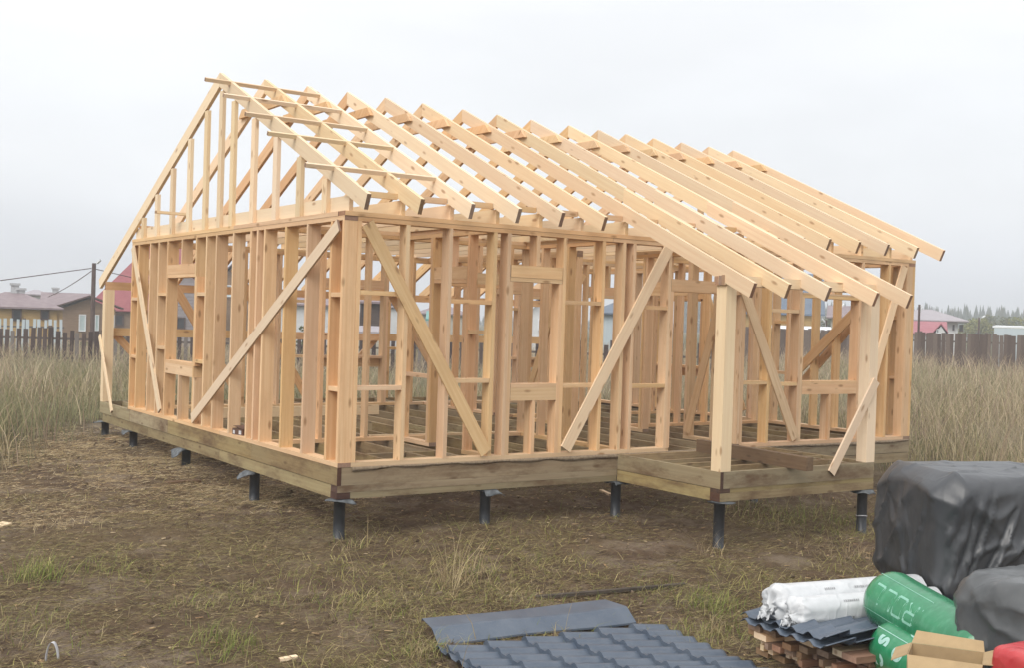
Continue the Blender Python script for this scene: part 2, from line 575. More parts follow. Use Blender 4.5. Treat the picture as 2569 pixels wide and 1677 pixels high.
# inner girders and joists
for gy in (2.27, 4.68, 7.1):
    rim_run('x', 0.15, L - .15, gy - .07, gy + .07, ZL, ZU - .002, (4.45,), 'girder')
JX = [0.31, 0.79, 1.34, 1.72, 2.045, 2.64, 3.03, 3.62, 4.27, 4.90, 5.5, 6.1, 6.7, 7.3, 7.9, 8.45]
for x in JX:
    bx('floor_joist', x - T / 2, x + T / 2, T + .003, 4.3 + random.uniform(-.2, .2), ZU + .003, -0.002, TREAT)
    bx('floor_joist', x + T / 2 + .002, x + 1.5 * T + .002, 4.0, YB - T - .003, ZU + .003, -0.004 - random.random() * .004, TREAT)
# front porch platform
rim_run('y', -PD, -.001, XQ, XQ + T, ZU, -.001)
rim_run('y', -PD + .146, -.001, XQ + .003, XQ + .148, ZL, ZU - .007, (), 'rim_beam')
bx('rim_beam', XQ + .003, XQ + .148, -PD + .003, -PD + .144, ZU - .045, ZU - .001, [M['treated_end'], M['treated_end']])
rim_run('x', XQ + T + .002, XQ + PW, -PD + .002, -PD + T, ZU, -.001)
rim_run('x', XQ + .006, XQ + PW + .01, -PD + .004, -PD + .148, ZL, ZU - .047, (), 'rim_beam')
bx('rim_beam', XQ + .15, XQ + PW + .004, -PD + .006, -PD + .147, ZU - .046, ZU - .001, TREAT)
rim_run('y', -PD + T + .003, -.001, XQ + PW - T, XQ + PW - .001, ZU, -.001)
rim_run('y', -PD + .15, -.001, XQ + PW - .148, XQ + PW - .003, ZL, ZU - .007, (), 'rim_beam')
for y in (-0.05, -0.62, -0.93, -1.26):
    bx('floor_joist', XQ + T + .003, XQ + PW - T - .003, y - T / 2 + (0 if y < -.1 else .0), y + T / 2 - (0 if y < -.1 else .0), ZU + .004, -.004, TREAT)
for (y0, y1) in ((-.59, -.08), (-.905, -.65), (-1.235, -.96), (-PD + T + .004, -1.29)):
    bx('nogging', 5.70, 5.70 + T, y0, y1, ZU + .01, -.007, TREAT)
# small noggings between the joists of the corner room
for x0, x1 in ((0.82, 1.31), (1.37, 1.69)):
    for y in (0.55, 0.98):
        bx('nogging', x0, x1, y, y + T, ZU + .01, -.006, TREAT)


# felt under the front sill
def felt(x0, x1, y, seed):
    xs = np.arange(x0, x1, 0.025); V = []; F = []
    lowz = -0.030 + 0.030 * fbm(xs * 2.3, xs * 0 + seed, 4, seed)
    for i, x in enumerate(xs):
        V += [(x, y + .05, .0015), (x, y - .004, .0015), (x, y - .012, min(lowz[i] * .4, -.002)), (x, y - .007 - .006 * math.sin(x * 9), min(lowz[i], -.006)), (x, y - .001, min(lowz[i], -.006) + .002)]
        if i:
            k = (i - 1) * 5
            for j in range(4): F.append((k + j, k + 5 + j, k + 6 + j, k + 1 + j))
    me = pydata('sill_felt', [(a, b, c + .3) for a, b, c in V], F, smooth_shade=True)
    link('sill_felt', me, M['felt'], HOUSE)


felt(0.16, XQ + .05, 0.0, 3)
felt(XQ + .05, L - .01, 0.0, 8)

# --- walls: plates
ZS0, ZS1 = 0.003, 0.048
ZT1, ZT2 = 2.458, 2.503
bx('sill_plate', 0, D, 0, 3.3, ZS0, ZS1); bx('sill_plate', 0, D, 3.302, W, ZS0, ZS1)
bx('sill_plate', D + .002, 4.352, 0, D, ZS0, ZS1); bx('sill_plate', 5.535, L - D - .002, 0, D, ZS0, ZS1)
bx('sill_plate', L - D, L, 0, 3.5, ZS0, ZS1); bx('sill_plate', L - D, L, 3.502, W, ZS0, ZS1)
bx('sill_plate', D + .002, 4.6, W - D, W, ZS0, ZS1); bx('sill_plate', 4.602, L - D - .002, W - D, W, ZS0, ZS1)
for z0, z1, s in ((ZT1, ZT2, 0), (ZT2 + .002, H, .6)):
    o = .004 if s else 0
    bx('top_plate', -o, D, 0 if not s else D + .002, 2.4 + s, z0, z1); bx('top_plate', -o, D, 2.402 + s, W, z0, z1)
    bx('top_plate', D + .002 if not s else 0, 3.4 + s, -o, D, z0, z1); bx('top_plate', 3.402 + s, 6.3 + s, -o, D, z0, z1); bx('top_plate', 6.302 + s, L - (D + .002 if not s else 0), -o, D, z0, z1)
    bx('top_plate', L - D, L + o, 0 if not s else D + .002, 3.1 + s, z0, z1); bx('top_plate', L - D, L + o, 3.102 + s, W, z0, z1)
    bx('top_plate', D + .002, 4.0 + s, W - D, W + o, z0, z1); bx('top_plate', 4.002 + s, L - D - .002, W - D, W + o, z0, z1)


def stud_x(x, y0, y1, z0=ZS1, z1=ZT1, mats=PINE):      # in a wall that runs along x
    return bx('stud', x, x + T, y0, y1, z0, z1, mats)


def stud_y(y, x0, x1, z0=ZS1, z1=ZT1, mats=PINE):
    return bx('stud', x0, x1, y, y + T, z0, z1, mats)


# gable wall, x = 0
for y in (0.002, 0.27, 0.857, 1.425, 2.012, 2.228, 2.434, 2.99, 3.568, 3.922, 5.874, 6.27, 6.82, W - T):
    stud_y(y, 0, D)
for y, k in ((4.313, 0), (5.436 + .041, 0)):      # full studs at the window
    stud_y(y, 0, D)
stud_y(4.266, 0, D, ZS1, 0.64); stud_y(4.266, 0, D, .79, 1.96)
WG0, WG1 = 4.36, 5.474


def window_x(x0, x1, y0, y1, zs0, zs1, zh0, zh1, mid, jacks=True, deep=True):
    """opening in a wall along x: deep boards as sill and head, short studs below and above"""
    d = T if not deep else T
    bx('sill_board', x0, x1, y0, y0 + d, zs0, zs1 - .046); bx('sill_board', x0, x1, y0, y1, zs1 - .045, zs1)
    bx('header', x0 - .04, x1 + .04, y0 - .002, y0 + d, zh0 + .024, zh1); bx('header', x0 - .042, x1 + .042, y0 + .001, y1, zh0 - .022, zh0 + .022, [M['pine'], M['pine']])
    bx('stud', mid, mid + T, y0 + .001, y1 - .001, ZS1, zs0 - .001 if not deep else zs1 - .046) if not deep else bx('stud', mid, mid + T, y0 + d + .002, y1, ZS1, zs1 - .046)
    if deep: bx('stud', mid + .002, mid + T - .002, y0, y0 + d, ZS1, zs0 - .001)
    bx('stud', mid, mid + T, y0, y1, zh1 + .001, ZT1)


def window_y(y0, y1, x0, x1, zs0, zs1, zh0, zh1, mid, out=-1):
    xf = (x0, x0 + T) if out < 0 else (x1 - T, x1)
    bx('sill_board', xf[0], xf[1], y0, y1, zs0, zs1 - .046); bx('sill_board', x0, x1, y0, y1, zs1 - .045, zs1)
    bx('header', xf[0], xf[1], y0, y1, zh0 + .024, zh1); bx('header', x0, x1, y0, y1, zh0 - .022, zh0 + .022)
    bx('stud', x0 + T + .002, x1, mid, mid + T, ZS1, zs1 - .046) if out < 0 else bx('stud', x0, x1 - T - .002, mid, mid + T, ZS1, zs1 - .046)
    bx('stud', xf[0], xf[1], mid + .002, mid + T - .002, ZS1, zs0 - .001)
    bx('stud', x0, x1, mid, mid + T, zh1 + .001, ZT1)


window_y(WG0, WG1, 0, D, 0.643, 0.825, 1.975, 2.13, 4.873)
# noggings in the narrow bays
for (y0, y1, zz) in ((W - .325, W - T - .001, (.80, 1.66)), (5.522, 5.872, (.98, 1.73)), (3.969, 4.264, (.86, 1.73)), (.049, .268, (.775, 1.72))):
    for z in zz: bx('nogging', .002, D - .002, y0, y1, z - T / 2, z + T / 2)
# front wall, y = 0
for x in (0.147, 0.697, 1.205, 1.765, 1.945, 2.70, 3.257, 3.556, 3.712, 4.272, 5.533, 6.006, 6.562, 7.785, 8.338, L - .19, L - T - .001):
    stud_x(x, 0, D)
stud_x(1.99 + .001, 0, D, ZS1, 1.94); stud_x(2.653, 0, D, ZS1, 1.94)
stud_x(4.318, 0, D, ZS1, 1.925); stud_x(5.486, 0, D, ZS1, 1.925)
stud_x(6.608, 0, D, ZS1, 1.95); stud_x(7.738, 0, D, ZS1, 1.95)
window_x(2.038, 2.652, 0, D, 0.64, 0.825, 1.965, 2.12, 2.33)
window_x(6.655, 7.737, 0, D, 0.662, 0.84, 1.96, 2.005, 7.185)
bx('header', 4.319, 5.532, 0, T, 1.927, 2.075); bx('header', 4.319, 5.532, D - T, D, 1.927, 2.075)
for (x0, x1, zz) in ((.193, .696, (.79, 1.75)), (2.747, 3.256, (.80, 1.74)), (1.252, 1.764, (.86, 1.70)), (3.759, 4.271, (.79, 1.72)), (6.053, 6.561, (.80, 1.75)), (5.580, 6.005, (.82,))):
    for z in zz: bx('nogging', x0 + .002, x1 - .002, .004, D - .03, z - T / 2, z + T / 2)
# right gable wall, x = L
for y in (.001, .27, .86, 1.28, 1.69, 2.2, 2.5, 3.0, 3.56, 4.1, 5.4, 5.9, 6.5, W - T):
    if .3 < y < 1.0: continue
    stud_y(y, L - D, L)
stud_y(0.9, L - D, L); stud_y(4.15, L - D, L, ZS1, 1.95); stud_y(5.35, L - D, L, ZS1, 1.95)
window_y(4.2, 5.35, L - D, L, 0.64, 0.83, 1.97, 2.12, 4.75, out=1)
for (y0, y1, z) in ((.045, .27, .85), (.045, .27, 1.7), (2.245, 2.5, 1.6), (2.245, 2.5, .8)):
    bx('nogging', L - D + .002, L - .002, y0, y1, z, z + T)
# rear wall, y = W
for x in (.002 + D, .62, 1.2, 1.72, 2.3, 2.9, 3.03, 4.19, 4.236, 4.75, 5.3, 5.85, 6.4, 6.95, 7.06, 8.2, 8.246, L - D - T):
    stud_x(x, W - D, W)
for x0, x1 in ((3.076, 4.189), (7.107, 8.199)):
    bx('sill_board', x0, x1, W - T, W, .65, .795); bx('sill_board', x0, x1, W - D, W, .797, .842)
    bx('header', x0, x1, W - D, W - D + T, 1.97, 2.12); bx('header', x0, x1, W - D + .001, W, 1.925, 1.968)
    xm = (x0 + x1) / 2; stud_x(xm, W - D, W - T - .002, ZS1, .795); stud_x(xm, W - D, W, 2.122, ZT1)
for (x0, x1, z) in ((.19, .62, .85), (.19, .62, 1.75), (2.345, 2.9, .8), (2.345, 2.9, 1.7), (4.28, 4.75, .95), (4.28, 4.75, 1.86), (6.445, 6.95, .8), (6.445, 6.95, 1.7)):
    bx('nogging', x0 + .002, x1 - .002, W - D + .01, W - .01, z, z + T)

# --- inner partitions
ZP = H - .095


def part_x(y, x0, x1, studs, gaps=()):
    c = sorted([x0] + [g for gg in gaps for g in gg] + [x1])
    for i in range(0, len(c), 2): bx('sill_plate', c[i], c[i + 1], y, y + .11, ZS0, ZS1)
    bx('top_plate', x0, x1, y, y + .11, ZT1, ZT2); bx('top_plate', x0, x1, y + .001, y + .109, ZT2 + .002, H - .001)
    for s in studs: bx('stud', s, s + T, y, y + .11, ZS1, ZT1)
    for a, b in gaps:
        bx('header', a, b, y, y + T, 1.97, 2.11); bx('header', a, b, y + .002, y + .108, 1.925, 1.968)
        bx('stud', (a + b) / 2, (a + b) / 2 + T, y, y + .11, 2.112, ZT1)


def part_y(x, y0, y1, studs, gaps=()):
    c = sorted([y0] + [g for gg in gaps for g in gg] + [y1])
    for i in range(0, len(c), 2): bx('sill_plate', x, x + .11, c[i], c[i + 1], ZS0, ZS1)
    bx('top_plate', x, x + .11, y0, y1, ZT1, ZT2); bx('top_plate', x + .001, x + .109, y0, y1, ZT2 + .002, H - .001)
    for s in studs: bx('stud', x, x + .11, s, s + T, ZS1, ZT1)
    for a, b in gaps:
        bx('header', x, x + T, a, b, 1.97, 2.11); bx('header', x + .002, x + .108, a, b, 1.925, 1.968)
        bx('stud', x, x + .11, (a + b) / 2, (a + b) / 2 + T, 2.112, ZT1)


part_x(2.085, D + .002, 3.64, (.75, 1.35, 1.82, 2.4, 2.445, 3.36, 3.405), ((2.49, 3.355),))
part_y(1.82, D + .002, 2.083, (.57, 1.345, 1.39, 2.03), ((.62, 1.343),))
part_y(3.642, D + .002, 2.195, (.62, 1.15, 1.7, 2.14))
part_x(2.56, 5.735, L - D - .002, (6.25, 6.85, 7.4, 8.0, 8.5))
part_y(5.62, D + .002, 2.67, (.58, 1.03, 1.075, 1.95, 2.0, 2.56), ((1.122, 1.948),))
part_y(5.02, 2.8, W - D - .002, (2.8, 3.4, 4.0, 4.85, 4.9, 5.5, 6.1, 6.6), ((4.05, 4.84),))
part_x(4.45, 5.135, L - D - .002, (5.3, 5.9, 6.5, 7.35, 7.4, 8.0, 8.5), ((6.55, 7.34),))
for (z, y0, y1) in ((1.35, .19, .57), (.8, 1.44, 2.03)):
    bx('nogging', 1.825, 1.925, y0 + .002, y1 - .002, z, z + T)
timber('brace', (5.58, .3, 2.4), (5.58, 1.0, .1), (0, 1, .3), .12, .022, PINE)
timber('brace', (5.00, 3.0, 2.35), (5.00, 4.0, .15), (0, 1, .3), .12, .022, PINE)
timber('brace', (5.3, 4.43, .2), (6.4, 4.43, 2.3), (1, 0, -.3), .12, .022, PINE)

# --- diagonal braces nailed to the outside and inside of the walls
BR = .024
timber('brace', (-.013, .10, 2.41), (-.013, 4.27, .115), (0, .5, 1), .13, BR, PALE)
timber('brace', (-.013, 7.11, 2.43), (-.013, 5.62, .10), (0, 1, .3), .12, BR, PALE)
timber('brace', (.245, -.013, 2.44), (1.735, -.013, .085), (1, 0, .5), .14, BR, PINE)
timber('brace', (4.26, -.013, 2.46), (2.80, -.013, .085), (1, 0, -.5), .14, BR, PALE)
timber('brace', (5.50, -.013, 2.03), (6.54, -.013, .085), (1, 0, .5), .14, BR, PINE)
timber('brace', (8.66, -.013, 2.45), (7.86, -.013, .35), (1, 0, -.5), .13, BR, PALE)
timber('brace', (L + .013, .35, 2.35), (L + .013, 2.2, .5), (0, 1, .5), .13, BR, PINE)
timber('brace', (L - D - .013, 2.0, .85), (L - D - .013, .93, 1.78), (0, 1, .5), .15, BR, PINE)
timber('brace', (L - D - .013, 3.1, .15), (L - D - .013, 4.1, 2.2), (0, 1, -.5), .13, BR, PINE)
timber('brace', (.3, W - D - .013, 2.35), (1.7, W - D - .013, .15), (1, 0, .5), .13, BR, PINE)
timber('brace', (4.4, W + .013, 1.9), (5.6, W + .013, .2), (1, 0, .5), .13, BR, PINE)
timber('brace', (2.9, W + .013, .15), (1.6, W + .013, 2.2), (1, 0, .5), .13, BR, PINE)

# --- ceiling joists, rafters, collar ties
RX = [0.0235, .612, 1.195, 1.768, 2.338, 2.912, 3.565, 4.15, 4.755, 5.45, 6.02, 6.563, 7.128, 7.73, 8.335, L - .0235]
RD = .160
cf = math.hypot(1, MF); cb = math.hypot(1, MBK)


def rafter_front(x, yt, y_top=YR, mats=PALE, yj=0):
    zt = lambda y: ZR - MF * (YR - y)
    dy, dz = RD * MF / cf, -RD / cf        # across the board, down and uphill
    top = [(y_top, zt(y_top)), (yt, zt(yt))]
    bot = [(yt + dy, zt(yt) + dz), (y_top, zt(y_top) + dz * (cf * cf) - 0 * dy)]
    return profile('rafter', top + bot, x - T / 2, x + T / 2, mats, ends=(1, 3))


def rafter_back(x, yt, mats=PINE):
    zt = lambda y: ZR - MBK * (y - YR)
    dy, dz = -RD * MBK / cb, -RD / cb
    y0 = YR + .0015
    return profile('rafter', [(y0, zt(y0)), (yt, zt(yt)), (yt + dy, zt(yt) + dz), (y0, zt(y0) + dz * cb * cb)], x - T / 2, x + T / 2, mats, ends=(1, 3))


TAILS = [-.47, -.47, -.47, -.475, -.465, -.47, -2.09, -2.06, -2.08, -2.15, -2.16, -.47, -.475, -.46, -.47, -.48]
for i, x in enumerate(RX):
    yt = TAILS[i]
    jx = random.uniform(-.004, .004)
    if 7 <= i <= 10:
        rafter_front(x + jx, -.62 + .1 * i % .3, mats=PALE)
        rafter_front(x + jx - T - .002, yt, y_top=.55 + .12 * (i % 3), mats=PALE)
    else:
        rafter_front(x + jx, yt)
    rafter_back(x + jx, 9.03 + random.uniform(-.02, .02), PALE if i < 2 else PINE)
    xj = x + T + .003 if i < 15 else x - T - .003
    bx('ceiling_joist', xj - T / 2, xj + T / 2, .02 if i else .012, W - .02, H + .001, H + .155, [M['pine_pale'], M['pine']])
    if 0 < i:
        xc = x - T - .003
        zc = ZR - .36
        yc = .36 / MF - .13
        profile('collar_tie', [(YR - yc, zc + .055), (YR - yc - .10, zc - .055), (YR + yc + .06, zc - .055), (YR + yc - .05, zc + .055)][::-1], xc - T / 2, xc + T / 2, [M['pine'], M['pine']], ends=())
# eave blocking between rafters
for i in range(15):
    a, b = RX[i] + T / 2 + .047, RX[i + 1] - T / 2 - .004
    if 6 <= i <= 10: b -= .05
    bx('nogging', a, b, .01, .055, 2.705, 2.765)
    bx('nogging', a, b, W - .06, W - .015, 2.705, 2.765)
# lookouts let into the first three rafters
for y in (3.27, 2.62, 1.925, 1.258, .29):
    z = ZR - MF * (YR - y)
    timber('lookout', (-.31 + random.uniform(-.01, .01), y, z - .020), (1.19, y, z - .020), (0, 1, MF), .042, .045, PALE)
timber('lookout', (-.30, 5.10, 2.815), (.14, 5.12, 2.815), (0, 0, 1), .035, .09, PALE)
# flat studs of the gable triangle, standing against the first joist
for y in (6.71, 6.08, 5.42, 4.72, 4.10, 3.57, 3.155, 2.48, 1.815, 1.155, .50):
    zt = (ZR - MF * (YR - y) if y < YR else ZR - MBK * (y - YR)) - .172 - .03
    timber('gable_stud', (.0245, y, H + .002), (.0245, y, zt + .0), (0, 1, 0), .118, T - .001, PALE)
# right gable triangle
for y in (6.5, 5.8, 5.1, 4.4, 3.65, 3.0, 2.3, 1.6, .9):
    zt = (ZR - MF * (YR - y) if y < YR else ZR - MBK * (y - YR)) - .172 - .03
    timber('gable_stud', (L - .0245, y, H + .002), (L - .0245, y, zt), (0, 1, 0), .118, T - .001, PINE)

# --- porch posts and beams
for (x, y) in ((XQ, -PD), (XQ + PW - .145, -PD)):
    bx('porch_post', x, x + .145, y, y + .145, .001, 1.955, PALE)
bx('porch_beam', XQ - .03, XQ + PW + .02, -PD + .001, -PD + .048, 1.957, 2.062, PALE)
bx('porch_beam', XQ - .03, XQ + PW + .02, -PD + .050, -PD + .096, 1.957, 2.055, PALE)
bx('porch_beam', XQ - .03, XQ + PW + .02, -PD + .098, -PD + .144, 1.957, 2.05, PALE)
timber('brace', (XQ + PW - .035, -PD - .014, .95), (5.27, -PD - .014, -.09), (1, 0, -.5), .11, BR, PALE)
ZBP = ZR - MBK * (YB - YR) - .165
for x in (.002, 2.55, 5.02, L - .147):
    bx('porch_post', x, x + .145, YB - .147, YB - .002, .001, ZBP - .13, PALE if x < 1 else PINE)
bx('porch_beam', .002, 4.4, YB - .147, YB - .10, ZBP - .128, ZBP, PINE); bx('porch_beam', 4.402, L - .002, YB - .147, YB - .10, ZBP - .128, ZBP, PINE)
bx('rail', .15, 2.548, YB - .05, YB - .005, 1.055, 1.19); bx('rail', 2.70, 5.018, YB - .05, YB - .005, 1.055, 1.19); bx('rail', 5.167, 8.77, YB - .05, YB - .005, 1.055, 1.19)
timber('brace', (-.014, 8.83, 1.05), (-.014, 8.0, -.11), (0, 1, .5), .07, BR, PALE)
timber('brace', (.2, YB + .014, 1.1), (1.2, YB + .014, .05), (1, 0, .5), .12, BR, PINE)
timber('brace', (4.95, YB + .014, 1.1), (4.0, YB + .014, .05), (1, 0, -.5), .12, BR, PINE)


# ------------------------------------------------------------------ things lying on the frame
def loose(name, label, cat, a, b, w, t, mats, wd=(0, 0, 1)):
    o = timber(name, a, b, wd, w, t, mats, parent=None, off=Vector((0, 0, 0)), jit=0)
    return tag(o, label, cat)


loose('loose_beam', 'dark brown wet beam lying across the front porch joists', 'beam', (4.72, -.15, .078), (4.60, -1.97, .073), .145, .10, [M['treated_dark'], M['treated_dark']])
loose('loose_board', 'pale pine board lying on edge across the floor joists inside', 'board', (.75, 5.42, .075), (3.31, 5.46, .075), .145, T, PALE)
loose('loose_batten', 'thin pale batten lying on the joists behind the front window', 'batten', (1.6, 2.45, .02), (3.9, 2.32, .02), .03, .045, PALE, (0, 0, 1))

# small brown carton on the gable sill
cb_ = empty('carton', (.10, 2.80, .049), .2)
tag(cb_, 'small torn brown carton on the gable wall sill plate', 'carton')
M['carton'] = plain('wet_carton', (0.14, 0.075, 0.05), .9, (.09, .05, .035), 20)
M['white_label'] = plain('white_label', (.62, .62, .64), .6, (.5, .5, .52), 20)
b = MB()
for q in ((-.07, .07, -.11, -.107, 0, .075), (-.07, .07, .107, .11, 0, .075), (-.07, -.067, -.107, .107, 0, .075), (.067, .07, -.107, .107, 0, .075), (-.067, .067, -.107, .107, 0, .003)): b.box(*q)
b.build('wall', M['carton'], cb_)
MB().prism([(-.07, -.11, .076), (.07, -.11, .076), (.075, .05, .105), (-.07, .09, .10)], (0, .002, .003)).build('flap', M['carton'], cb_)
MB().box(-.0735, -.0705, -.085, -.035, .01, .055).box(-.0735, -.0705, .05, .09, .01, .05).build('label', M['white_label'], cb_)

# ------------------------------------------------------------------ screw piles
PILES = [(.07, .07, 'near corner of the frame, with a bent sheet cap'), (.07, 2.30, 'first one left of the near corner along the gable side'), (.07, 4.70, 'middle of the gable side'), (.07, 7.10, 'second from the far left end of the gable side'), (.07, 8.66, 'far left end of the gable side'),
         (1.80, .07, 'first one right of the near corner under the front side'), (3.62, .07, 'at the inner corner where the front porch joins'),
         (XQ + .08, -PD + .08, 'left front corner of the porch'), (XQ + PW - .09, -PD + .08, 'right front corner of the porch, with a wire tied round it'), (5.9, .07, 'under the front side behind the porch'), (8.80, .07, 'far right end of the front side'),
         (2.2, 2.3, 'inside row under the near left room'), (4.5, 2.3, 'inside row under the middle of the floor'), (2.2, 4.7, 'inside row under the left big room'), (6.8, 2.3, 'inside row under the right side'), (8.8, 2.3, 'right gable side, second from the front')]
for i, (px_, py_, lab) in enumerate(PILES):
    gz = float(ground_z(px_, py_))
    p = empty('screw_pile', (px_, py_, gz - .1))
    tag(p, 'black steel pile, ' + lab, 'pile', 'steel piles under the house frame')
    hgt = ZL - .012 - (gz - .1)
    MB().tube([(0, 0, 0), (0, 0, hgt - .012)], .058, 20).build('shaft', M['pile'], p, False)
    for pl in p.children[0].data.polygons: pl.use_smooth = len(pl.vertices) == 4
    MB().box(-.09, .09, -.09, .09, hgt - .012, hgt).build('cap_plate', M['pile'], p)
    # loose bitumen sheet squeezed between plate and beam, drooping outside
    n = 13; V = []; F = []
    r_ = random.Random(i)
    ax, ay = r_.uniform(.10, .125), r_.uniform(.095, .12)
    ox, oy = (-.06 - r_.random() * .03, 0) if px_ < .1 and i else (r_.uniform(-.05, .06), -.03)
    if i == 10: ox = .1
    for a in range(n):
        for c in range(n):
            u = (a / (n - 1) - .5) * 2; v = (c / (n - 1) - .5) * 2
            X = ox + u * ax * (1 + .12 * math.sin(3 * v + i)); Y = oy + v * ay * (1 + .12 * math.sin(2.5 * u + 2 * i))
            ex_ = max(0, abs(X) - .095, abs(Y) - .095)
            Z = hgt + .006 - ex_ * (.55 + .5 * math.sin(7 * X + 5 * Y + i * 1.7)) + .012 * math.sin(16 * (X + Y) + i) * min(1, ex_ * 12)
            V.append((X, Y, Z))
    for a in range(n - 1):
        for c in range(n - 1):
            k = a * n + c; F.append((k, k + n, k + n + 1, k + 1))
    o = link('cap_sheet', pydata('cap_sheet', V, F, smooth_shade=True), M['bitumen'], p)
    md = o.modifiers.new('s', 'SOLIDIFY'); md.thickness = .006; md.offset = -1
    if i == 8:
        tt = [(.062 * math.cos(k * .524), .062 * math.sin(k * .524), .30 + .006 * math.sin(k)) for k in range(13)]
        MB().tube(tt, .004, 6).build('wire', M['white_label'], p)

# ------------------------------------------------------------------ grass and litter
def in_view(x, y, lim=0.62):
    d = np.stack([x - CAM[0], y - CAM[1]], -1)
    f = d @ (FW[:2] / np.hypot(*FW[:2])); r = d @ (RT[:2] / np.hypot(*RT[:2]))
    # nothing grows through the sheets and the timber stack
    u = (x - 1.235) * -.992 + (y + 3.44) * .123; v = (x - 1.235) * -.123 + (y + 3.44) * -.992
    sheet = (u > .03) & (u < 2.0) & (v > .03) & (v < 2.2)
    u2 = (x + .63) * .9954 + (y + 2.93) * -.096; v2 = (x + .63) * .096 + (y + 2.93) * .9954
    cap = (u2 > .0) & (u2 < 1.77) & (v2 > -.15) & (v2 < .18)
    u3 = (x - 1.36) * .985 + (y + 4.3) * -.174; v3 = (x - 1.36) * -.174 + (y + 4.3) * -.985
    return (f > 2.5) & (np.abs(r) < lim * f + 2) & ~sheet & ~cap & ~((u3 > 0) & (v3 > -.05) & (v3 < 1.6)), np.hypot(d[..., 0], d[..., 1])


def blades(n_try, region, dens, height, width, lean, curve, colors, seed, segs=3, zbase=-.01, flat=None, tint=False):
    """strips of grass: returns vertices, quads and colours"""
    g = np.random.default_rng(seed)
    x0, x1, y0, y1 = region
    x = g.uniform(x0, x1, n_try); y = g.uniform(y0, y1, n_try)
    ok, dist = in_view(x, y)
    p = dens(x, y, dist)
    k = ok & (g.random(n_try) < p)
    x, y, dist = x[k], y[k], dist[k]
    n = len(x)
    z = ground_full(x, y) + zbase
    h = height(g, x, y, n)
    w = width(g, n) * (0.75 + dist / 34.0)
    a = g.uniform(0, 2 * np.pi, n)
    if flat is not None: a = np.where(g.random(n) < flat[1], flat[0] + g.normal(0, .5, n), a)
    ln = lean(g, n)
    cv = curve(g, n)
    dx, dy = np.cos(a), np.sin(a)
    fx, fy = -dy, dx
    roll = g.uniform(0, np.pi, n)
    wx, wy = np.cos(roll), np.sin(roll)
    V = np.zeros((n, segs + 1, 2, 3), np.float32)
    for s in range(segs + 1):
        t = s / segs
        ang = ln + cv * t * t
        hx = h * t * np.sin(ang); hz = h * t * np.cos(ang)
        taper = (1 - t) ** .6 if s < segs else 0.08
        taper = max(taper, .08)
        cxp = x + dx * hx; cyp = y + dy * hx; czp = z + hz
        for j, sg in ((0, -1), (1, 1)):
            V[:, s, j, 0] = cxp + sg * w * taper * wx * .5
            V[:, s, j, 1] = cyp + sg * w * taper * wy * .5
            V[:, s, j, 2] = np.maximum(czp, z + .004) + (sg * w * .25 * taper if flat is not None else 0)
    base = (np.arange(n) * (segs + 1) * 2)[:, None]
    q = []
    for s in range(segs):
        o = s * 2; q.append(np.stack([o + 0, o + 1, o + 3, o + 2], 0))
    F = (base[:, :, None] + np.array(q)[None]).reshape(-1, 4)
    pal = np.array(colors[0]); pr = np.array(colors[1], float); pr /= pr.sum()
    ci = g.choice(len(pal), n, p=pr)
    c = pal[ci] * g.uniform(.7, 1.25, (n, 1))
    if tint:      # patches of greener and greyer growth
        gt = smooth(-.15, .35, fbm(x * .28, y * .28, 3, 71))[:, None]; gr = smooth(.0, .4, fbm(x * .4 + 9, y * .4, 3, 73))[:, None]
        c = c * (1 - gt * .68) + gt * .68 * np.array([.27, .275, .15]) * g.uniform(.6, 1.2, (n, 1)); c = c * (1 - gr * .5) + gr * .5 * np.array([.40, .35, .27]) * g.uniform(.7, 1.2, (n, 1))
    C_ = np.repeat(c, (segs + 1) * 2, axis=0)
    return V.reshape(-1, 3), F, C_


def join_blades(name, parts, label, cat):
    Vs, Fs, Cs = [], [], []; o = 0
    for v, f, c in parts:
        Vs.append(v); Fs.append(f + o); Cs.append(c); o += len(v)
    me = mesh_np(name, np.concatenate(Vs), np.concatenate(Fs), np.concatenate(Cs))
    ob = link(name, me, M['blade'])
    return tag(ob, label, cat, kind='stuff')


STRAW = [(.47, .385, .235), (.38, .31, .185), (.27, .225, .135), (.54, .455, .30), (.27, .255, .125), (.19, .195, .085), (.27, .205, .155)]
# tall uncut field
field_h = lambda g, x, y, n: g.uniform(.25, 1.0, n) ** 1.1 * (0.85 + .6 * fbm(x * .7, y * .7, 3, 51)) * (.55 + .45 * smooth(.35, 1.0, grass_amount(x, y)))
f1 = blades(640000, (-18, 44, -8, 46), lambda x, y, d: grass_amount(x, y) * np.clip(1.35 - d / 44, .22, 1) * (d < 54), field_h,
            lambda g, n: g.uniform(.005, .0125, n), lambda g, n: np.abs(g.normal(.08, .14, n)), lambda g, n: g.uniform(.1, .8, n), (STRAW, [5, 5, 4, 3, 4, 3, 3]), 11, tint=True)
# loose seed heads
f2 = blades(130000, (-18, 44, -8, 46), lambda x, y, d: grass_amount(x, y) * .5 * (d < 54) * (.25 + 1.1 * smooth(-.1, .3, fbm(x * .5, y * .5, 2, 61))), lambda g, x, y, n: g.uniform(.75, 1.25, n),
            lambda g, n: g.uniform(.007, .012, n), lambda g, n: np.abs(g.normal(.05, .08, n)), lambda g, n: g.uniform(.15, .6, n), ([(.54, .44, .30), (.46, .36, .25), (.38, .28, .21)], [3, 3, 2]), 12)
join_blades('field_grass', [f1, f2], 'tall dry straw-coloured grass of the uncut field', 'grass')

